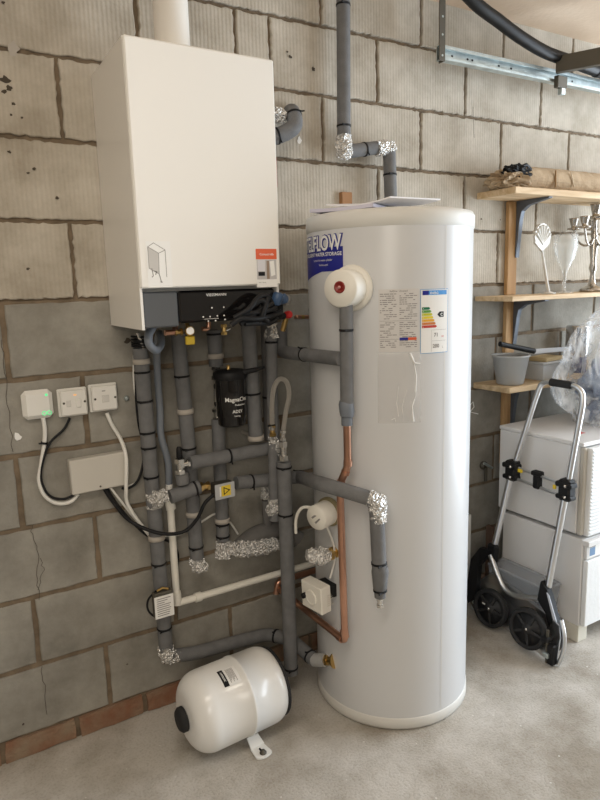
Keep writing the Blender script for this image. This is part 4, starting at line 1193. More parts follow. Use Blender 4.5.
m = MB(); m.lathe([(.100, VL - .012), (.112, VL - .008), (.113, VL - .0), (.098, VL + .006), (.03, VL + .008), (0, VL + .008)], RUBBER, V0, AX, seg=48); m.build('end_flange', t)
m = MB(); m.lathe([(.038, -.004), (.038, -.016), (.031, -.024), (0, -.024)], RUBBER, V0, AX, seg=32)
m.lathe([(.033, -.002), (.030, .002)], RUBBER, V0, AX, seg=24); m.build('end_cap', t)
joint(t, V1 + AX * .006, V1 + AX * .040, .013)
mid = V0 + AX * (VL * .63); side = Vector((AX.y, -AX.x, 0)).normalized()      # towards the viewer
def foot(sgn, off):
    o = V0 + AX * (VL * off); s_ = side * sgn; mb = MB()
    top = o + s_ * .052 + Vector((0, 0, -.122)); bot = Vector(o + s_ * .085); bot.z = .006
    hw = AX * .020
    mb.prism([top - hw, top + hw, bot + hw * 1.2, bot - hw * 1.2], s_ * .004 + Vector((0, 0, .004)), VESM)
    e = Vector(o + s_ * .126); e.z = .006
    pts = [bot - hw * 1.2, bot + hw * 1.2] + [e + AX * (.028 * math.cos(k * PI / 8)) + s_ * (.014 * math.sin(k * PI / 8)) for k in range(9)]
    mb.prism([Vector((p.x, p.y, .002)) for p in pts], (0, 0, .005), VESM)
    f = mb.build('foot', t)
    mb = MB(); q = e + s_ * -.004; mb.lathe([(.011, 0), (.011, .003), (.006, .004), (.006, .010), (0, .010)], STEELD, (q.x, q.y, .0075), (0, 0, 1), seg=18)
    mb.tube([(q.x, q.y, .0085) , Vector((q.x, q.y, .0085)) - s_ * .022], .0035, BLACK, seg=6); mb.build('bolt', f)
foot(1, .63); foot(-1, .63)
# labels on the shell
def ves_map(h0, a0):
    nx = (Vector((0, 0, 1)) - AX * AX.z).normalized(); ny = AX.cross(nx)
    def f(u, v, w=0.0):
        # u along the axis, v round the shell (upwards)
        a = a0 + v / VR; rr_ = VR + .0008 + w
        return V0 + AX * (h0 + u) + nx * math.cos(a) * rr_ + ny * math.sin(a) * rr_
    return f
nx = (Vector((0, 0, 1)) - AX * AX.z).normalized(); ny = AX.cross(nx); sg = 1 if ny.dot(side) > 0 else -1
vm = ves_map(.105, 0)
vm2 = lambda u, v, w=0.0: vm(u, sg * (-v) + sg * .078, w)
m = MB()
def vrect(u0, v0, u1, v1, mt, w):
    n = 6; vs = []
    for i in range(n + 1):
        v = v0 + (v1 - v0) * i / n; vs += [vm2(u0, v, w), vm2(u1, v, w)]
    m.add(vs, [[2 * i, 2 * i + 1, 2 * i + 3, 2 * i + 2] for i in range(n)], mt)
vrect(.0, .0, .017, .060, BLACK, 0); vrect(.018, .0, .058, .060, LWHITE, 0)
for i in range(7): vrect(.025 + i * .0035, .006 + (i % 3) * .006, .0265 + i * .0035, .055, LTXT, .0005)
vs2, fs2 = text_geo('VARIPAK', .009, bold=.02)
m.add([vm2(.011 - b_ * 1.0 + .001, .052 - a_, .0005) for a_, b_ in vs2], fs2, LWHITE)
m.build('shell_label', t)['label'] = 'black and white printed label'

# ============================================================ SHELVES
SX0, SD = 2.095, .205
def shelf(label, z, mt, x1=3.35, th=.020, x0=SX0):
    mb = MB(); mb.box((x0, -SD, z - th), (x1, -.002, z), mt, .002); return tag(mb.build('shelf_board'), label, 'shelf', 'wall shelf boards')
ZU, ZM, ZL = 1.800, 1.372, .997
shelf('pine shelf board at the top, holding the brown paper roll', ZU, SHELFW, th=.026)
shelf('pine shelf board in the middle, holding the candelabra and glass', ZM, SHELFW)
shelf('rough lowest shelf board holding the grey bucket and tub', ZL, SHELFD, th=.024)
for (z0_, z1_, lab) in ((ZM + .001, ZU - .028, 'upright brown batten between the top and middle shelf'), (ZL + .001, ZM - .022, 'upright brown batten on the wall between the middle and lowest shelf'), (.60, ZL - .026, 'upright brown batten on the wall below the lowest shelf')):
    m = MB(); m.box((2.272, -.022, z0_), (2.330, -.002, z1_), UPRW, .002); tag(m.build('batten'), lab, 'batten', 'brown wall battens')
def bracket(label, z, h=.19, L=.19, x=2.326):
    mb = MB(); w = .011
    mb.prism([(x - w, -.0235, z - .001), (x - w, -L, z - .001), (x - w, -L, z - .006), (x - w, -.085, z - .024), (x - w, -.052, z - .045), (x - w, -.043, z - .08), (x - w, -.027, z - h), (x - w, -.0235, z - h)], (w * 2, 0, 0), BRKT)
    o = mb.build('shelf_bracket'); tag(o, label, 'bracket', 'grey shelf brackets'); return o
bracket('grey steel bracket under the top shelf', ZU - .026, .24); bracket('grey steel bracket under the middle shelf', ZM - .020, .20); bracket('grey steel bracket under the lowest shelf', ZL - .024, .22)

# top shelf: wrapped roll with black thing in its end
t = thing('paper_wrapped_roll', (2.6, -.10, ZU), 'long bundle wrapped in crumpled brown paper lying along the top shelf', 'parcel')
m = MB(); m.tube([(2.20, -.085, ZU + .053), (2.28, -.085, ZU + .055), (2.6, -.085, ZU + .055), (3.0, -.085, ZU + .055), (3.3, -.085, ZU + .052)], [.046, .050, .050, .051, .048], KRAFT, seg=28, sub=.03, jit=.10, smooth=False); m.build('brown_paper', t)
m = MB()
m.tube([(2.42, -.137, ZU + .09), (2.42, -.139, ZU + .02)], .004, mat('brown_parcel_tape', (.35, .22, .10), .6), seg=6); m.tube([(2.52, -.137, ZU + .09), (2.54, -.139, ZU + .03)], .003, mat('pale_string', (.6, .5, .36), .8), seg=6)  # brown tape strand and pale string across the parcel
m.build('string', t)
m = MB(); m.blob((2.135, -.125, ZU + .030), .060, KRAFT, amp=.35, freq=14, scl=(1.35, 1.15, .6), seed=3, smooth=False, flat=ZU + .0015, seg=28, ring=18)
tag(m.build('crumpled_paper'), 'crumpled torn brown paper at the left end of the top shelf', 'paper')
m = MB(); m.blob((2.16, -.150, ZU + .062), .040, BLACK, amp=.35, freq=14, scl=(1.7, .8, .7), seed=9, smooth=False, seg=28, ring=18)
m.tube([(2.15, -.13, ZU + .05), (2.18, -.15, ZU + .085), (2.23, -.14, ZU + .10), (2.27, -.13, ZU + .085)], .007, BLACK, seg=8)
tag(m.build('black_rag'), 'black crumpled plastic or rag on the brown paper, left end of the top shelf', 'rag')
m = MB(); m.tube([(2.84, -.15, ZU + .085), (2.93, -.165, ZU + .035)], .0035, STEELD, seg=6); m.tube([(2.86, -.16, ZU + .06), (2.93, -.16, ZU + .07)], .003, STEELD, seg=6)
tag(m.build('twig'), 'thin dark sticks leaning on the brown parcel at the right of the top shelf', 'stick')

# middle shelf: glass flower, wine glass, candelabra
t = thing('glass_ornament', (2.427, -0.120, 1.398), 'frosted glass stem with a fan-shaped head on the middle shelf', 'ornament')
pt = Vector((2.375, -0.120, 1.620)); pb = Vector((2.427, -0.120, 1.398)); pb.z = ZM + .001
m = MB()
fan = [(0, -.065)] + [(.050 * math.sin(a_) * (1 + .06 * math.cos(a_ * 16)), -.005 + .058 * math.cos(a_)) for a_ in [(-2.0 + 4.0 * i / 24) for i in range(25)]]
m.prism([(pt.x + u, pt.y, pt.z + v) for u, v in fan], (0, .012, 0), FROST)
for i in range(7):
    a_ = -1.35 + 2.7 * i / 6; m.tube([(pt.x, pt.y - .001, pt.z - .035), (pt.x + .045 * math.sin(a_), pt.y - .002, pt.z + .047 * math.cos(a_))], [.003, .0065], FROST, seg=6)
m.build('fan_head', t)
m = MB(); m.tube([pt + Vector((0, .004, -.055)), pb], [.005, .007], FROST, seg=12); m.lathe([(0, 0), (.03, 0), (.028, .004), (.006, .01)], FROST, pb, (0, 0, 1), seg=20); m.build('stem', t)
m = MB(); gz = ZM + .001; g = Vector((2.516, -0.130, 1.396))
m.lathe([(.001, 0), (.040, 0), (.040, .003), (.010, .010), (.006, .02), (.007, .075), (.012, .095), (.040, .150), (.051, .195), (.050, .255), (.0485, .255), (.0495, .195), (.0385, .152), (.010, .10), (.001, .098)], GLASS, (g.x, g.y, gz), (0, 0, 1), seg=40, caps=False)
tag(m.build('wine_glass'), 'clear stemmed glass standing beside the candelabra on the middle shelf', 'glass')
t = thing('candelabra', (2.744, -0.110, 1.399), 'silver branched candelabra at the right of the middle shelf', 'candelabra')
c = Vector((2.744, -0.110, 1.399)); c.z = ZM + .001
KZ = 1.36
def kz(P, k=1.15): return [(r_ * k, h_ * KZ) for r_, h_ in P]
m = MB(); m.lathe(kz([(0, 0), (.048, 0), (.050, .006), (.035, .014), (.018, .022), (.012, .04), (.009, .06), (.016, .08), (.011, .10), (.018, .155), (.010, .175), (.015, .185), (.008, .20), (.008, .235), (.020, .240), (.030, .246), (.031, .250), (.012, .252), (.014, .262), (.021, .285), (.023, .290), (.017, .291), (.010, .27), (0, .27)]), SILVER, c, (0, 0, 1), seg=36); m.build('stem', t)
for k in range(5):
    a_ = math.radians(200 + 72 * k); d_ = Vector((math.cos(a_), math.sin(a_) * .62, 0)); R_ = .118
    m = MB(); m.tube([c + Vector((0, 0, .185 * KZ)), c + d_ * .04 + Vector((0, 0, .15 * KZ)), c + d_ * .09 + Vector((0, 0, .165 * KZ)), c + d_ * R_ + Vector((0, 0, .213 * KZ))], .0050, SILVER, seg=10, fil=.03)
    e = c + d_ * R_; m.lathe(kz([(.004, .206), (.024, .210), (.025, .214), (.009, .216), (.013, .226), (.018, .242), (.020, .246), (.015, .247), (.009, .230), (0, .230)]), SILVER, e, (0, 0, 1), seg=28); m.build('candle_arm', t)

# lowest shelf
t = thing('plastic_bucket', (2.207, -0.110, 0.992), 'small grey plastic bucket on the left of the lowest shelf', 'bucket')
c = Vector((2.183, -0.130, 1.014)); c.z = ZL + .001
m = MB(); m.lathe([(0, 0), (.052, 0), (.056, .004), (.076, .118), (.080, .120), (.080, .126), (.073, .126), (.055, .01), (0, .008)], BUCKET, c, (0, 0, 1), seg=44); m.build('body', t)
m = MB(); m.lathe([(0, .0), (.052, .002), (.062, .008), (.060, .0), (0, -.004)], mat('paste_grey', (.3, .3, .29), .9), c + Vector((0, 0, .112)), (0, 0, 1), seg=30); m.build('contents', t)
t = thing('plastic_tub', (2.445, -0.110, 0.967), 'pale translucent rectangular tub with lid, right of the grey bucket', 'tub')
c = Vector((2.431, -0.120, 0.988)); c.z = ZL + .001
def taper(mb, c, a, b_, a2, b2, z0, z1, mt):
    mb.add([(c.x + sx * (a if k == 0 else a2), c.y + sy * (b_ if k == 0 else b2), c.z + (z0 if k == 0 else z1)) for k in (0, 1) for sx, sy in ((-1, -1), (1, -1), (1, 1), (-1, 1))],
           [(0, 3, 2, 1), (4, 5, 6, 7), (0, 1, 5, 4), (1, 2, 6, 5), (2, 3, 7, 6), (3, 0, 4, 7)], mt)
m = MB(); taper(m, c, .082, .048, .096, .060, 0, .070, TUB); m.build('body', t)
m = MB(); m.box(c + Vector((-.100, -.063, .071)), c + Vector((.100, .063, .082)), TUB, .003); m.build('lid', t)
m = MB(); m.box(c + Vector((-.085, -.05, .083)), c + Vector((.055, .045, .100)), mat('brown_card_pack', (.42, .32, .17), .8), .002, rot=(Matrix.Rotation(.12, 3, 'Z'), c))
tag(m.build('card_packet'), 'flat brown card packet lying on the lid of the pale tub', 'packet')
# long tool with a black handle
t = thing('long_scraper', (2.306, -0.160, 1.136), 'long flat pale blade with a black handle lying across the bucket and tub', 'tool')
a = Vector((2.109, -0.135, 1.175)); b_ = Vector((2.306, -0.150, 1.131)); e = Vector((2.543, -0.165, 1.128))
m = MB(); m.tube([a, b_], [.011, .012], BLACK, seg=14); m.build('handle', t)
m = MB(); m.prism([b_ + Vector((0, 0, .009)), e + Vector((0, 0, .006)), e + Vector((0, 0, -.012)), b_ + Vector((0, 0, -.012))], (0, .006, 0), mat('pale_blade', (.52, .53, .55), .4)); m.build('blade', t)
# tins
t = thing('tin_can', (2.711, -0.070, 1.123), 'shiny cylindrical tin with black stripes at the back of the lowest shelf', 'tin')
c = Vector((2.698, -0.080, 1.101)); c.z = ZL + .001
m = MB(); m.lathe([(0, 0), (.052, 0), (.052, .215), (.049, .219), (0, .217)], CAN, c, (0, 0, 1), seg=40); bd = m.build('body', t)
m = MB()
for a0, a1, z0_, z1_, mt in ((-150, -128, .10, .213, BLACK), (-112, -96, .09, .213, BLACK), (-168, -150, .0, .08, NAVY), (-149, -90, .0, .075, NAVY), (-80, -60, .12, .2, LWHITE)):
    vs = []
    for i in range(7):
        a_ = math.radians(a0 + (a1 - a0) * i / 6); vs += [(c.x + .0526 * math.cos(a_), c.y + .0526 * math.sin(a_), c.z + z0_), (c.x + .0526 * math.cos(a_), c.y + .0526 * math.sin(a_), c.z + z1_)]
    m.add(vs, [[2 * i, 2 * i + 2, 2 * i + 3, 2 * i + 1] for i in range(6)], mt)
m.build('printed_wrap', bd)

# pipe stub with a valve low on the wall behind the cabinet
t = thing('wall_valve', (2.175, -0.020, 0.612), 'small dull metal valve on the wall between the cylinder and the white cabinet', 'valve')
a = Vector((2.158, -0.030, 0.612)); m = MB(); m.lathe([(.020, 0), (.020, .012), (.012, .018)], STEELD, a + Vector((0, .02, 0)), (0, -1, 0), seg=8); m.tube([a + Vector((.0, 0, -.01)), a + Vector((0, 0, -.07))], .007, STEELD); m.build('body', t)
m = MB(); m.tube([a + Vector((-.02, -.006, .018)), a + Vector((.03, -.008, -.012))], .006, GALV); m.build('lever', t)

# ============================================================ CABINET
t = thing('cabinet', (2.5, -.33, 0), 'white upper cabinet unit with a ribbed front, stacked on the drawer unit', 'cabinet')
UX = 2.13
m = MB(); m.box((UX, -.518, .455), (3.05, -.130, .805), CABW, .003); m.build('body', t)
m = MB(); m.box((UX - .002, -.536, .806), (3.06, -.126, .822), CABW, .003); m.build('top', t)
m = MB(); m.box((UX + .004, -.540, .452), (UX + .022, -.519, .803), CABE, .004); m.build('edging', t)
m = MB()
m.box((UX + .024, -.556, .448), (3.05, -.520, .800), CABD, .003)
for i in range(24):
    z = .458 + i * .0142
    m.box((UX + .028, -.560, z), (3.045, -.5558, z + .0085), CABD, .002)
m.build('ribbed_door', t)
mp = plane_map((0, 0, .8222), (1, 0, 0), (0, 1, 0), (0, 0, 1), .0003)
m = MB(); put_rect(m, mp, 2.245, -.435, 2.285, -.405, mat('faded_red_sticker', (.62, .12, .12), .6)); m.build('red_sticker', t)
t = thing('drawer_unit', (2.5, -.33, 0), 'white lower drawer unit standing on cream foot blocks', 'cabinet')
LX = 2.135
m = MB(); m.box((LX, -.548, .075), (3.05, -.155, .437), CABW, .003); m.box((LX, -.575, .415), (3.05, -.549, .437), CABW, .002); m.build('body', t)
m = MB(); m.box((LX + .006, -.570, .078), (3.04, -.5495, .355), CABD, .003); m.build('drawer_front', t)
m = MB(); m.box((LX + .010, -.562, .358), (3.04, -.5495, .412), CABW, .002); m.build('top_rail', t)
mp = plane_map((0, -.5622, 0), (1, 0, 0), (0, 0, 1), (0, -1, 0), .0005)
m = MB(); put_rect(m, mp, LX + .02, .363, LX + .13, .409, LWHITE); put_rect(m, mp, LX + .026, .370, LX + .060, .403, mat('label_photo_blue', (.16, .28, .46), .5), .0004)
put_rect(m, mp, LX + .024, .404, LX + .062, .407, LTXT, .0004); m.build('product_label', t)
for x0, y0 in ((LX + .004, -.545), (LX + .004, -.24), (2.98, -.545), (2.98, -.24)):
    m = MB(); m.box((x0, y0, .0), (x0 + .06, y0 + .075, .0745), BLOCKC, .003); m.build('foot_block', t)

# ============================================================ FOLDING TROLLEY
def TP(y, z, o=0.0):      # point in the leaning frame plane, o = out of it towards the cylinder
    return Vector((1.985 + .118 * z - o, y, z))
t = thing('hand_trolley', (1.97, -.35, 0), 'folded aluminium hand trolley with two black wheels leaning on the white cabinets', 'trolley')
L1, L2 = TP(-.335, .98), TP(-.262, .665); L3 = TP(-.205, .285); R1_, R2_, R3_ = TP(-.542, .98), TP(-.522, .65), TP(-.492, .255)
m = MB(); m.tube([L2, L1, TP(-.350, 1.030), TP(-.375, 1.043), TP(-.505, 1.040), TP(-.536, 1.022), R1_, R2_], .0105, ALU, seg=18, fil=.03); m.build('handle_tube', t)
m = MB(); m.tube([L2 + Vector((0, 0, .02)), L3], .013, ALU, seg=18); m.build('frame_tube', t)
m = MB(); m.tube([R2_ + Vector((0, 0, .02)), R3_], .013, ALU, seg=18); m.build('frame_tube', t)
m = MB(); m.tube([TP(-.395, 1.043), TP(-.49, 1.041)], .0150, RUBBER, seg=18); m.build('hand_grip', t)
for (P0, s_) in ((L2, 1), (R2_, -1)):
    m = MB(); m.box(P0 + Vector((-.024, -.026, -.042)), P0 + Vector((.020, .026, .042)), BLACK, .007)
    m.box(P0 + Vector((-.030, -.036, .012)), P0 + Vector((.014, .036, .032)), BLACK, .005); m.box(P0 + Vector((-.028, -.034, -.036)), P0 + Vector((.012, .034, -.018)), BLACK, .005); cl = m.build('clamp', t)
    m = MB()
    for z in (-.022, .022): m.lathe([(.006, 0), (.006, .003), (0, .004)], CHROME, P0 + Vector((-.0245 if abs(z) < .01 else -.031, -.012, z)), (-1, 0, 0), seg=12)
    m.build('screw', cl)
for dz in (.020, -.028):
    m = MB(); m.tube([L2 + Vector((-.008, 0, dz)), R2_ + Vector((-.008, 0, dz))], .0062, ALU, seg=12); m.build('cross_bar', t)
mid_ = (L2 + R2_) / 2
m = MB(); m.box(mid_ + Vector((-.022, -.016, -.036)), mid_ + Vector((.006, .016, .036)), BLACK, .006); m.box(mid_ + Vector((-.026, -.022, .018)), mid_ + Vector((.006, .022, .036)), BLACK, .004); m.build('release_latch', t)
m = MB(); m.box(L2 + Vector((-.018, -.060, .004)), L2 + Vector((-.012, -.038, .018)), YELLOW, .001); m.box(R2_ + Vector((-.018, .038, -.006)), R2_ + Vector((-.012, .052, .010)), YELLOW, .001); m.build('yellow_tag', t)
# U-shaped lower bar
m = MB(); m.tube([TP(-.205, .285, .010), TP(-.245, .235, .018), TP(-.30, .175, .02), TP(-.345, .165, .02), TP(-.470, .200, .012)], .0115, ALU, seg=16, fil=.04); m.build('lower_bar', t)
# joints and side arms
m = MB(); m.box(TP(-.185, .335) + Vector((-.022, 0, 0)), TP(-.235, .255) + Vector((.016, 0, 0)), BLACK, .008)
m.prism([TP(-.215, .31, .02), TP(-.15, .30, .02), TP(-.115, .24, .03), TP(-.115, .09, .04), TP(-.135, .05, .04), TP(-.165, .09, .03), TP(-.155, .22, .02)], (.022, 0, 0), BLACK); m.build('folding_arm', t)
m = MB(); m.prism([TP(-.472, .275, .024), TP(-.505, .255, .024), TP(-.568, .150, .03), TP(-.597, .125, .03), TP(-.585, .045, .035), TP(-.560, .03, .035), TP(-.552, .085, .03), TP(-.515, .165, .03), TP(-.467, .200, .024)], (.026, 0, 0), BLACK)
m.build('folding_arm', t)
m = MB(); m.prism([TP(-.508, .246, .030), TP(-.520, .238, .030), TP(-.570, .157, .036), TP(-.556, .157, .036)], (.004, 0, 0), mat('grey_inlay', (.45, .47, .52), .4)); m.build('arm_inlay', t)
# wheels
def wheel(c, r, tilt):
    ax_ = Vector((-.985, -.10 + tilt, .12)).normalized()
    mb = MB(); mb.lathe([(r - .017, -.015), (r - .004, -.014), (r, -.008), (r, .008), (r - .004, .014), (r - .017, .015), (r - .017, -.015)], RUBBER, c, ax_, seg=56, caps=False); wt = mb.build('wheel', t)
    mb = MB(); mb.lathe([(0, -.006), (r - .017, -.006), (r - .017, .003), (.022, .003), (.020, .014), (0, .014)], TYRE, c, ax_, seg=48)
    u = ax_.cross(Vector((0, 0, 1))).normalized(); v = ax_.cross(u)
    for k in range(5):
        a_ = 2 * PI * k / 5 + .5; d_ = u * math.cos(a_) + v * math.sin(a_); n_ = ax_.cross(d_) * .006
        p0 = c + d_ * .018 + ax_ * .003; p1 = c + d_ * (r - .017) + ax_ * .003
        mb.prism([p0 - n_, p0 + n_, p1 + n_ * .8, p1 - n_ * .8], ax_ * .008, TYRE)
    mb.build('wheel_hub', wt)
    mb = MB(); mb.lathe([(.006, .014), (.006, .017), (0, .018)], CHROME, c, ax_, seg=14); mb.build('axle_bolt', wt)
wheel(Vector((1.945, -.268, .088)), .081, .0); wheel(Vector((1.925, -.476, .100)), .081, .0)
# foot plate folded up, seen edge-on at the bottom right
m = MB(); m.prism([TP(-.150, .030, .0), TP(-.575, .004, .05), TP(-.600, .02, .05), TP(-.600, .11, .045), TP(-.585, .15, .04), TP(-.42, .17, -.005), TP(-.20, .20, -.01), TP(-.15, .15, -.01)], (.006, 0, 0), ALU)
m.build('foot_plate', t)
m = MB(); m.box((1.915, -.600, .004), (1.945, -.568, .085), BLACK, .004); m.box((1.905, -.585, .03), (1.95, -.560, .05), GALV, .003); m.box((1.905, -.580, .092), (1.94, -.552, .112), BLACK, .003)
m.tube([(1.92, -.57, .006), (1.92, -.57, .14)], .006, STEELD); m.build('hinge', t)
m = MB(); m.tube([TP(-.585, .17, .03), TP(-.612, .12, .035), TP(-.618, .06, .04), TP(-.606, .008, .045)], .008, ALU, fil=.03); m.build('plate_rim', t)
m = MB(); m.box((1.975, -.165, .010), (2.0, -.125, .10), GALV, .004); m.tube([(1.98, -.12, .05), (1.97, -.17, .02), (1.96, -.20, .01)], .006, STEELD); m.build('hinge', t)
m = MB(); m.box((1.852 + .01, -.272 + .018, .103), (1.93, -.235, .113), LWHITE, .001) if False else m.box((1.9285, -.252, .100), (1.9300, -.236, .106), LWHITE)
m.build('wheel_mark', t)
# things behind the trolley, in front of the drawer unit
t = thing('plastic_crate', (2.06, -.33, 0), 'clear grey plastic box on the floor behind the trolley wheels', 'box')
m = MB(); c = Vector((2.072, -.325, .0015)); taper(m, c, .036, .125, .048, .145, 0, .225, CLEARB); m.build('body', t)
m = MB(); m.box(c + Vector((-.053, -.150, .222)), c + Vector((.052, .150, .236)), CLEARB, .005); m.build('rim', t)
m = MB(); m.box((2.030, -.46, .0), (2.112, -.475, .12), CARD, .001); m.box((2.028, -.545, .0), (2.034, -.476, .125), CARD, .001) if False else None
tag(m.build('cardboard_offcut'), 'brown cardboard piece standing behind the right trolley wheel', 'cardboard')
m = MB(); m.box((2.105, -.120, .0), (2.125, -.085, .36), mat('gap_shade_brown', (.10, .06, .04), .8), .002)  # dark upright strip put in for the shade of the narrow gap
tag(m.build('gap_shade_strip'), 'dark brown strip painting the shade in the gap between wall and cabinets', 'painted shade')
m = MB(); m.box((2.050, -.030, .0), (2.072, -.008, .40), LWHITE, .002)
tag(m.build('white_strip'), 'white strip of wood leaning on the wall just right of the cylinder', 'wood strip')

# ============================================================ BAGGED THINGS ON THE CABINET
m = MB(); m.blob((2.655, -.36, .955), .165, BLUEBAG, amp=.28, freq=10, scl=(1.35, .74, .95), seed=5, seg=48, ring=32, flat=.8245)
tag(m.build('blue_bundle'), 'dark blue and pale fabric bundle inside the plastic film on the cabinet', 'bundle')
def film():
    mb = MB(); NU, NV = 60, 44; vs = []
    for j in range(NV + 1):
        h = j / NV
        cx_ = 2.63 + .06 * h; cy_ = -.375
        rx = .25 + .22 * math.sin(PI * h) - .04 * h; ry = .150 - .07 * h * h
        for i in range(NU):
            a_ = 2 * PI * i / NU
            q = 1 + .16 * noise.noise(Vector((math.cos(a_) * 2.6, math.sin(a_) * 2.6, h * 3.5))) + .09 * noise.noise(Vector((math.cos(a_) * 9, math.sin(a_) * 9, h * 4)))
            z = .8245 + .50 * h + .05 * noise.noise(Vector((a_ * 2.0, h * 2, 4))) * (h > 0) * h
            vs.append((cx_ + rx * q * math.cos(a_), cy_ + ry * q * math.sin(a_), z))
    fs = [[j * NU + i, j * NU + (i + 1) % NU, (j + 1) * NU + (i + 1) % NU, (j + 1) * NU + i] for j in range(NV) for i in range(NU)]
    mb.add(vs, fs, FILM, True)
    mb.add(vs[-NU:], [list(range(NU))], FILM)
    return mb.build('plastic_film')
tag(film(), 'large crumpled sheet of clear plastic film heaped on the white cabinet', 'plastic film')

# ============================================================ DOOR TRACK, DUCT AND BAR UNDER THE CEILING
t = thing('door_track', (1.8, -.1, 2.24), 'galvanised steel door track running level along the wall below the ceiling', 'track')
def track():
    mb = MB(); x0, x1, y, z0_, z1_ = 1.775, 4.2, -.10, 2.240, 2.292
    mb.box((x0, y, z0_), (x1, y + .003, z1_), GALV)
    mb.box((x0, y - .026, z0_), (x1, y - .0005, z0_ + .003), GALV); mb.box((x0, y - .026, z0_ + .0035), (x1, y - .023, z0_ + .012), GALV, .001)
    mb.box((x0, y - .020, z1_ - .003), (x1, y - .0005, z1_), GALV); mb.box((x0, y - .020, z1_ - .012), (x1, y - .0175, z1_ - .0035), GALV)
    return mb.build('rail', t)
rl = track()
mp = plane_map((0, -.1003, 0), (1, 0, 0), (0, 0, 1), (0, -1, 0), .0003)
for x in (1.85, 1.93, 1.955, 2.10, 2.17, 2.55, 2.8, 3.1):
    m = MB(); put_poly(m, mp, [(x + .006 * math.cos(k * PI / 5), 2.268 + .004 * math.sin(k * PI / 5)) for k in range(10)], BLACK); m.build('bolt_hole', rl)
m = MB(); m.box((1.757, -.132, 2.232), (1.786, -.128, ZC - .001), STEELD, .001); m.box((1.782, -.1275, 2.232), (1.786, -.1015, ZC - .001), STEELD); hs = m.build('hanging_strap', t)
for z in (2.25, 2.32, 2.38, 2.44):
    m = MB(); m.lathe([(.004, 0), (.004, .001)], GALV, (1.771, -.1325, z), (0, -1, 0), seg=10); m.build('strap_hole', hs)
t = thing('black_duct', (2.0, -.2, 2.4), 'thick black corrugated duct sagging along under the ceiling', 'duct')
Pd = [(1.787, -0.160, 2.498), (1.908, -0.160, 2.436), (2.019, -0.160, 2.401), (2.147, -0.160, 2.362), (2.295, -0.160, 2.330), (2.451, -0.160, 2.318), (2.639, -0.155, 2.306), (2.885, -0.150, 2.294)]
P = [Vector(p) for p in Pd]; Q = []
for i in range(len(P) - 1):
    for k in range(12):
        s_ = k / 12; p0 = P[max(0, i - 1)]; p1 = P[i]; p2 = P[i + 1]; p3 = P[min(len(P) - 1, i + 2)]
        Q.append(.5 * ((2 * p1) + (p2 - p0) * s_ + (2 * p0 - 5 * p1 + 4 * p2 - p3) * s_ * s_ + (3 * p1 - p0 - 3 * p2 + p3) * s_ ** 3))
Q.append(P[-1]); L_ = sum((Q[i + 1] - Q[i]).length for i in range(len(Q) - 1)); n = int(L_ / .004)
# resample and corrugate
R2 = []; acc = 0; out = [Q[0]]
step = L_ / n; i = 0; rem = 0.0
dist = 0
cum = [0]
for a_, b_ in zip(Q[:-1], Q[1:]): cum.append(cum[-1] + (b_ - a_).length)
for k in range(1, n + 1):
    s_ = k * step
    while i < len(cum) - 2 and cum[i + 1] < s_: i += 1
    out.append(Q[i].lerp(Q[i + 1], min(1, (s_ - cum[i]) / max(1e-9, cum[i + 1] - cum[i]))))
m = MB(); m.tube(out, [.0225 + (.0012 if k % 2 else -.0012) for k in range(len(out))], mat('duct_black', (.010, .010, .011), .45), seg=20); m.build('duct', t)
m = MB(); c, d_ = near_dir(Pd, Pd[6]); m.lathe([(.024, -.01), (.026, -.008), (.026, .008), (.024, .01)], BLACK, c, d_, seg=24, caps=False); m.build('coupling', t)
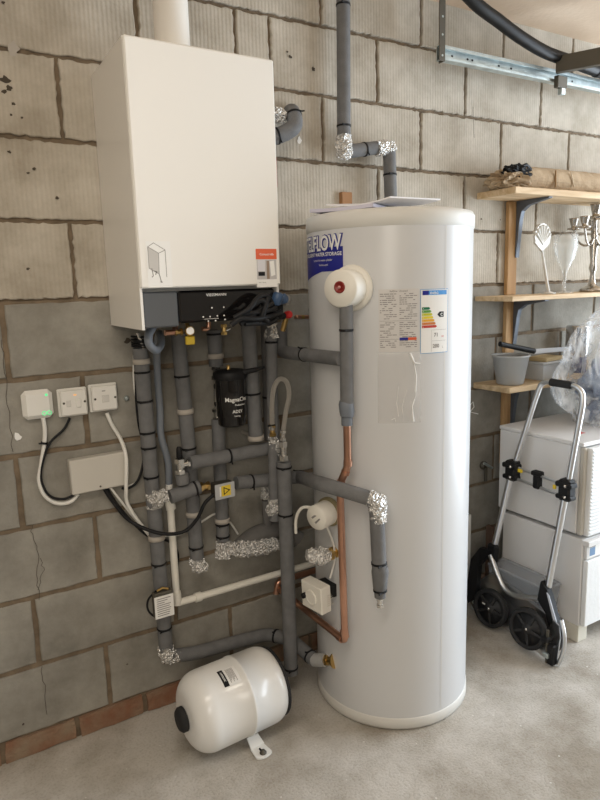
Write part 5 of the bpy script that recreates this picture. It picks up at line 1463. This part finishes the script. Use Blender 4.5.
# steel cross bar of the door frame with its roller plate
t = thing('steel_bar', (2.391, -0.160, 2.276), 'dark steel bar of the raised door frame resting on the track', 'bar')
A = Vector((2.375, -.155, 2.262)); 
e_ = Vector((2.61, -.635, 2.262)); d_ = (e_ - A).normalized()
m = MB(); n_ = Vector((d_.y, -d_.x, 0)) * .014
m.prism([A - n_, A + n_, A + n_ + Vector((0, 0, .062)), A - n_ + Vector((0, 0, .062))], d_ * 1.2, STEELD); m.build('bar', t)
m = MB(); m.box((2.395, -.150, 2.215), (2.455, -.128, 2.2610), STEELD, .002); m.box((2.42, -.150, 2.190), (2.445, -.130, 2.2145), GALV, .001); m.build('roller_plate', t)

# ============================================================ CAMERA, LIGHT, VIEW
cam = bpy.data.cameras.new('camera'); co = bpy.data.objects.new('camera', cam); COL.objects.link(co)
cam.sensor_fit = 'VERTICAL'; cam.sensor_height = 36; cam.lens = 28.9369; cam.clip_start = .02
M_ = Matrix(((0.854831, 0.115732, -0.505835), (-0.518122, 0.136791, -0.844297), (-0.028518, 0.983816, 0.176897))).to_4x4(); M_.translation = Vector((0.0, -2.0105, 1.4450)); co.matrix_world = M_
S.camera = co


def area(name, loc, target, sx, sy, power, col):
    l = bpy.data.lights.new(name, 'AREA'); l.shape = 'RECTANGLE'; l.size = sx; l.size_y = sy; l.energy = power; l.color = col
    o = bpy.data.objects.new(name, l); COL.objects.link(o); o.location = loc
    d = Vector(target) - Vector(loc); o.rotation_euler = d.to_track_quat('-Z', 'Z').to_euler(); return o


area('garage_door_daylight', (4.16, -1.55, 1.15), (0, -1.3, .95), 2.7, 1.95, 160, (.80, .90, 1.0))
area('front_left_fill', (-.5, YF + .06, 1.9), (.6, 0, 1.1), 1.8, .9, 30, (1.0, .93, .82))  # added fill from behind the camera; the front wall has no window
area('overhead_fill', (-.15, -1.55, ZC - .05), (-.1, -1.3, 0), 1.3, .35, 14, (1.0, .92, .80))  # added overhead light, placed to throw the boiler's shade onto the pipes

w = bpy.data.worlds.new('daylight'); S.world = w; w.use_nodes = True
nt = w.node_tree; bg = nt.nodes['Background']
sky = nt.nodes.new('ShaderNodeTexSky'); sky.sky_type = 'HOSEK_WILKIE'; sky.turbidity = 4; sky.sun_direction = (.4, -.5, .75)
nt.links.new(sky.outputs['Color'], bg.inputs['Color']); bg.inputs['Strength'].default_value = .6

S.view_settings.view_transform = 'Standard'; S.view_settings.look = 'None'; S.view_settings.gamma = 1
S.view_settings.exposure = 0.0
try: S.view_settings.use_curve_mapping = False
except Exception: pass
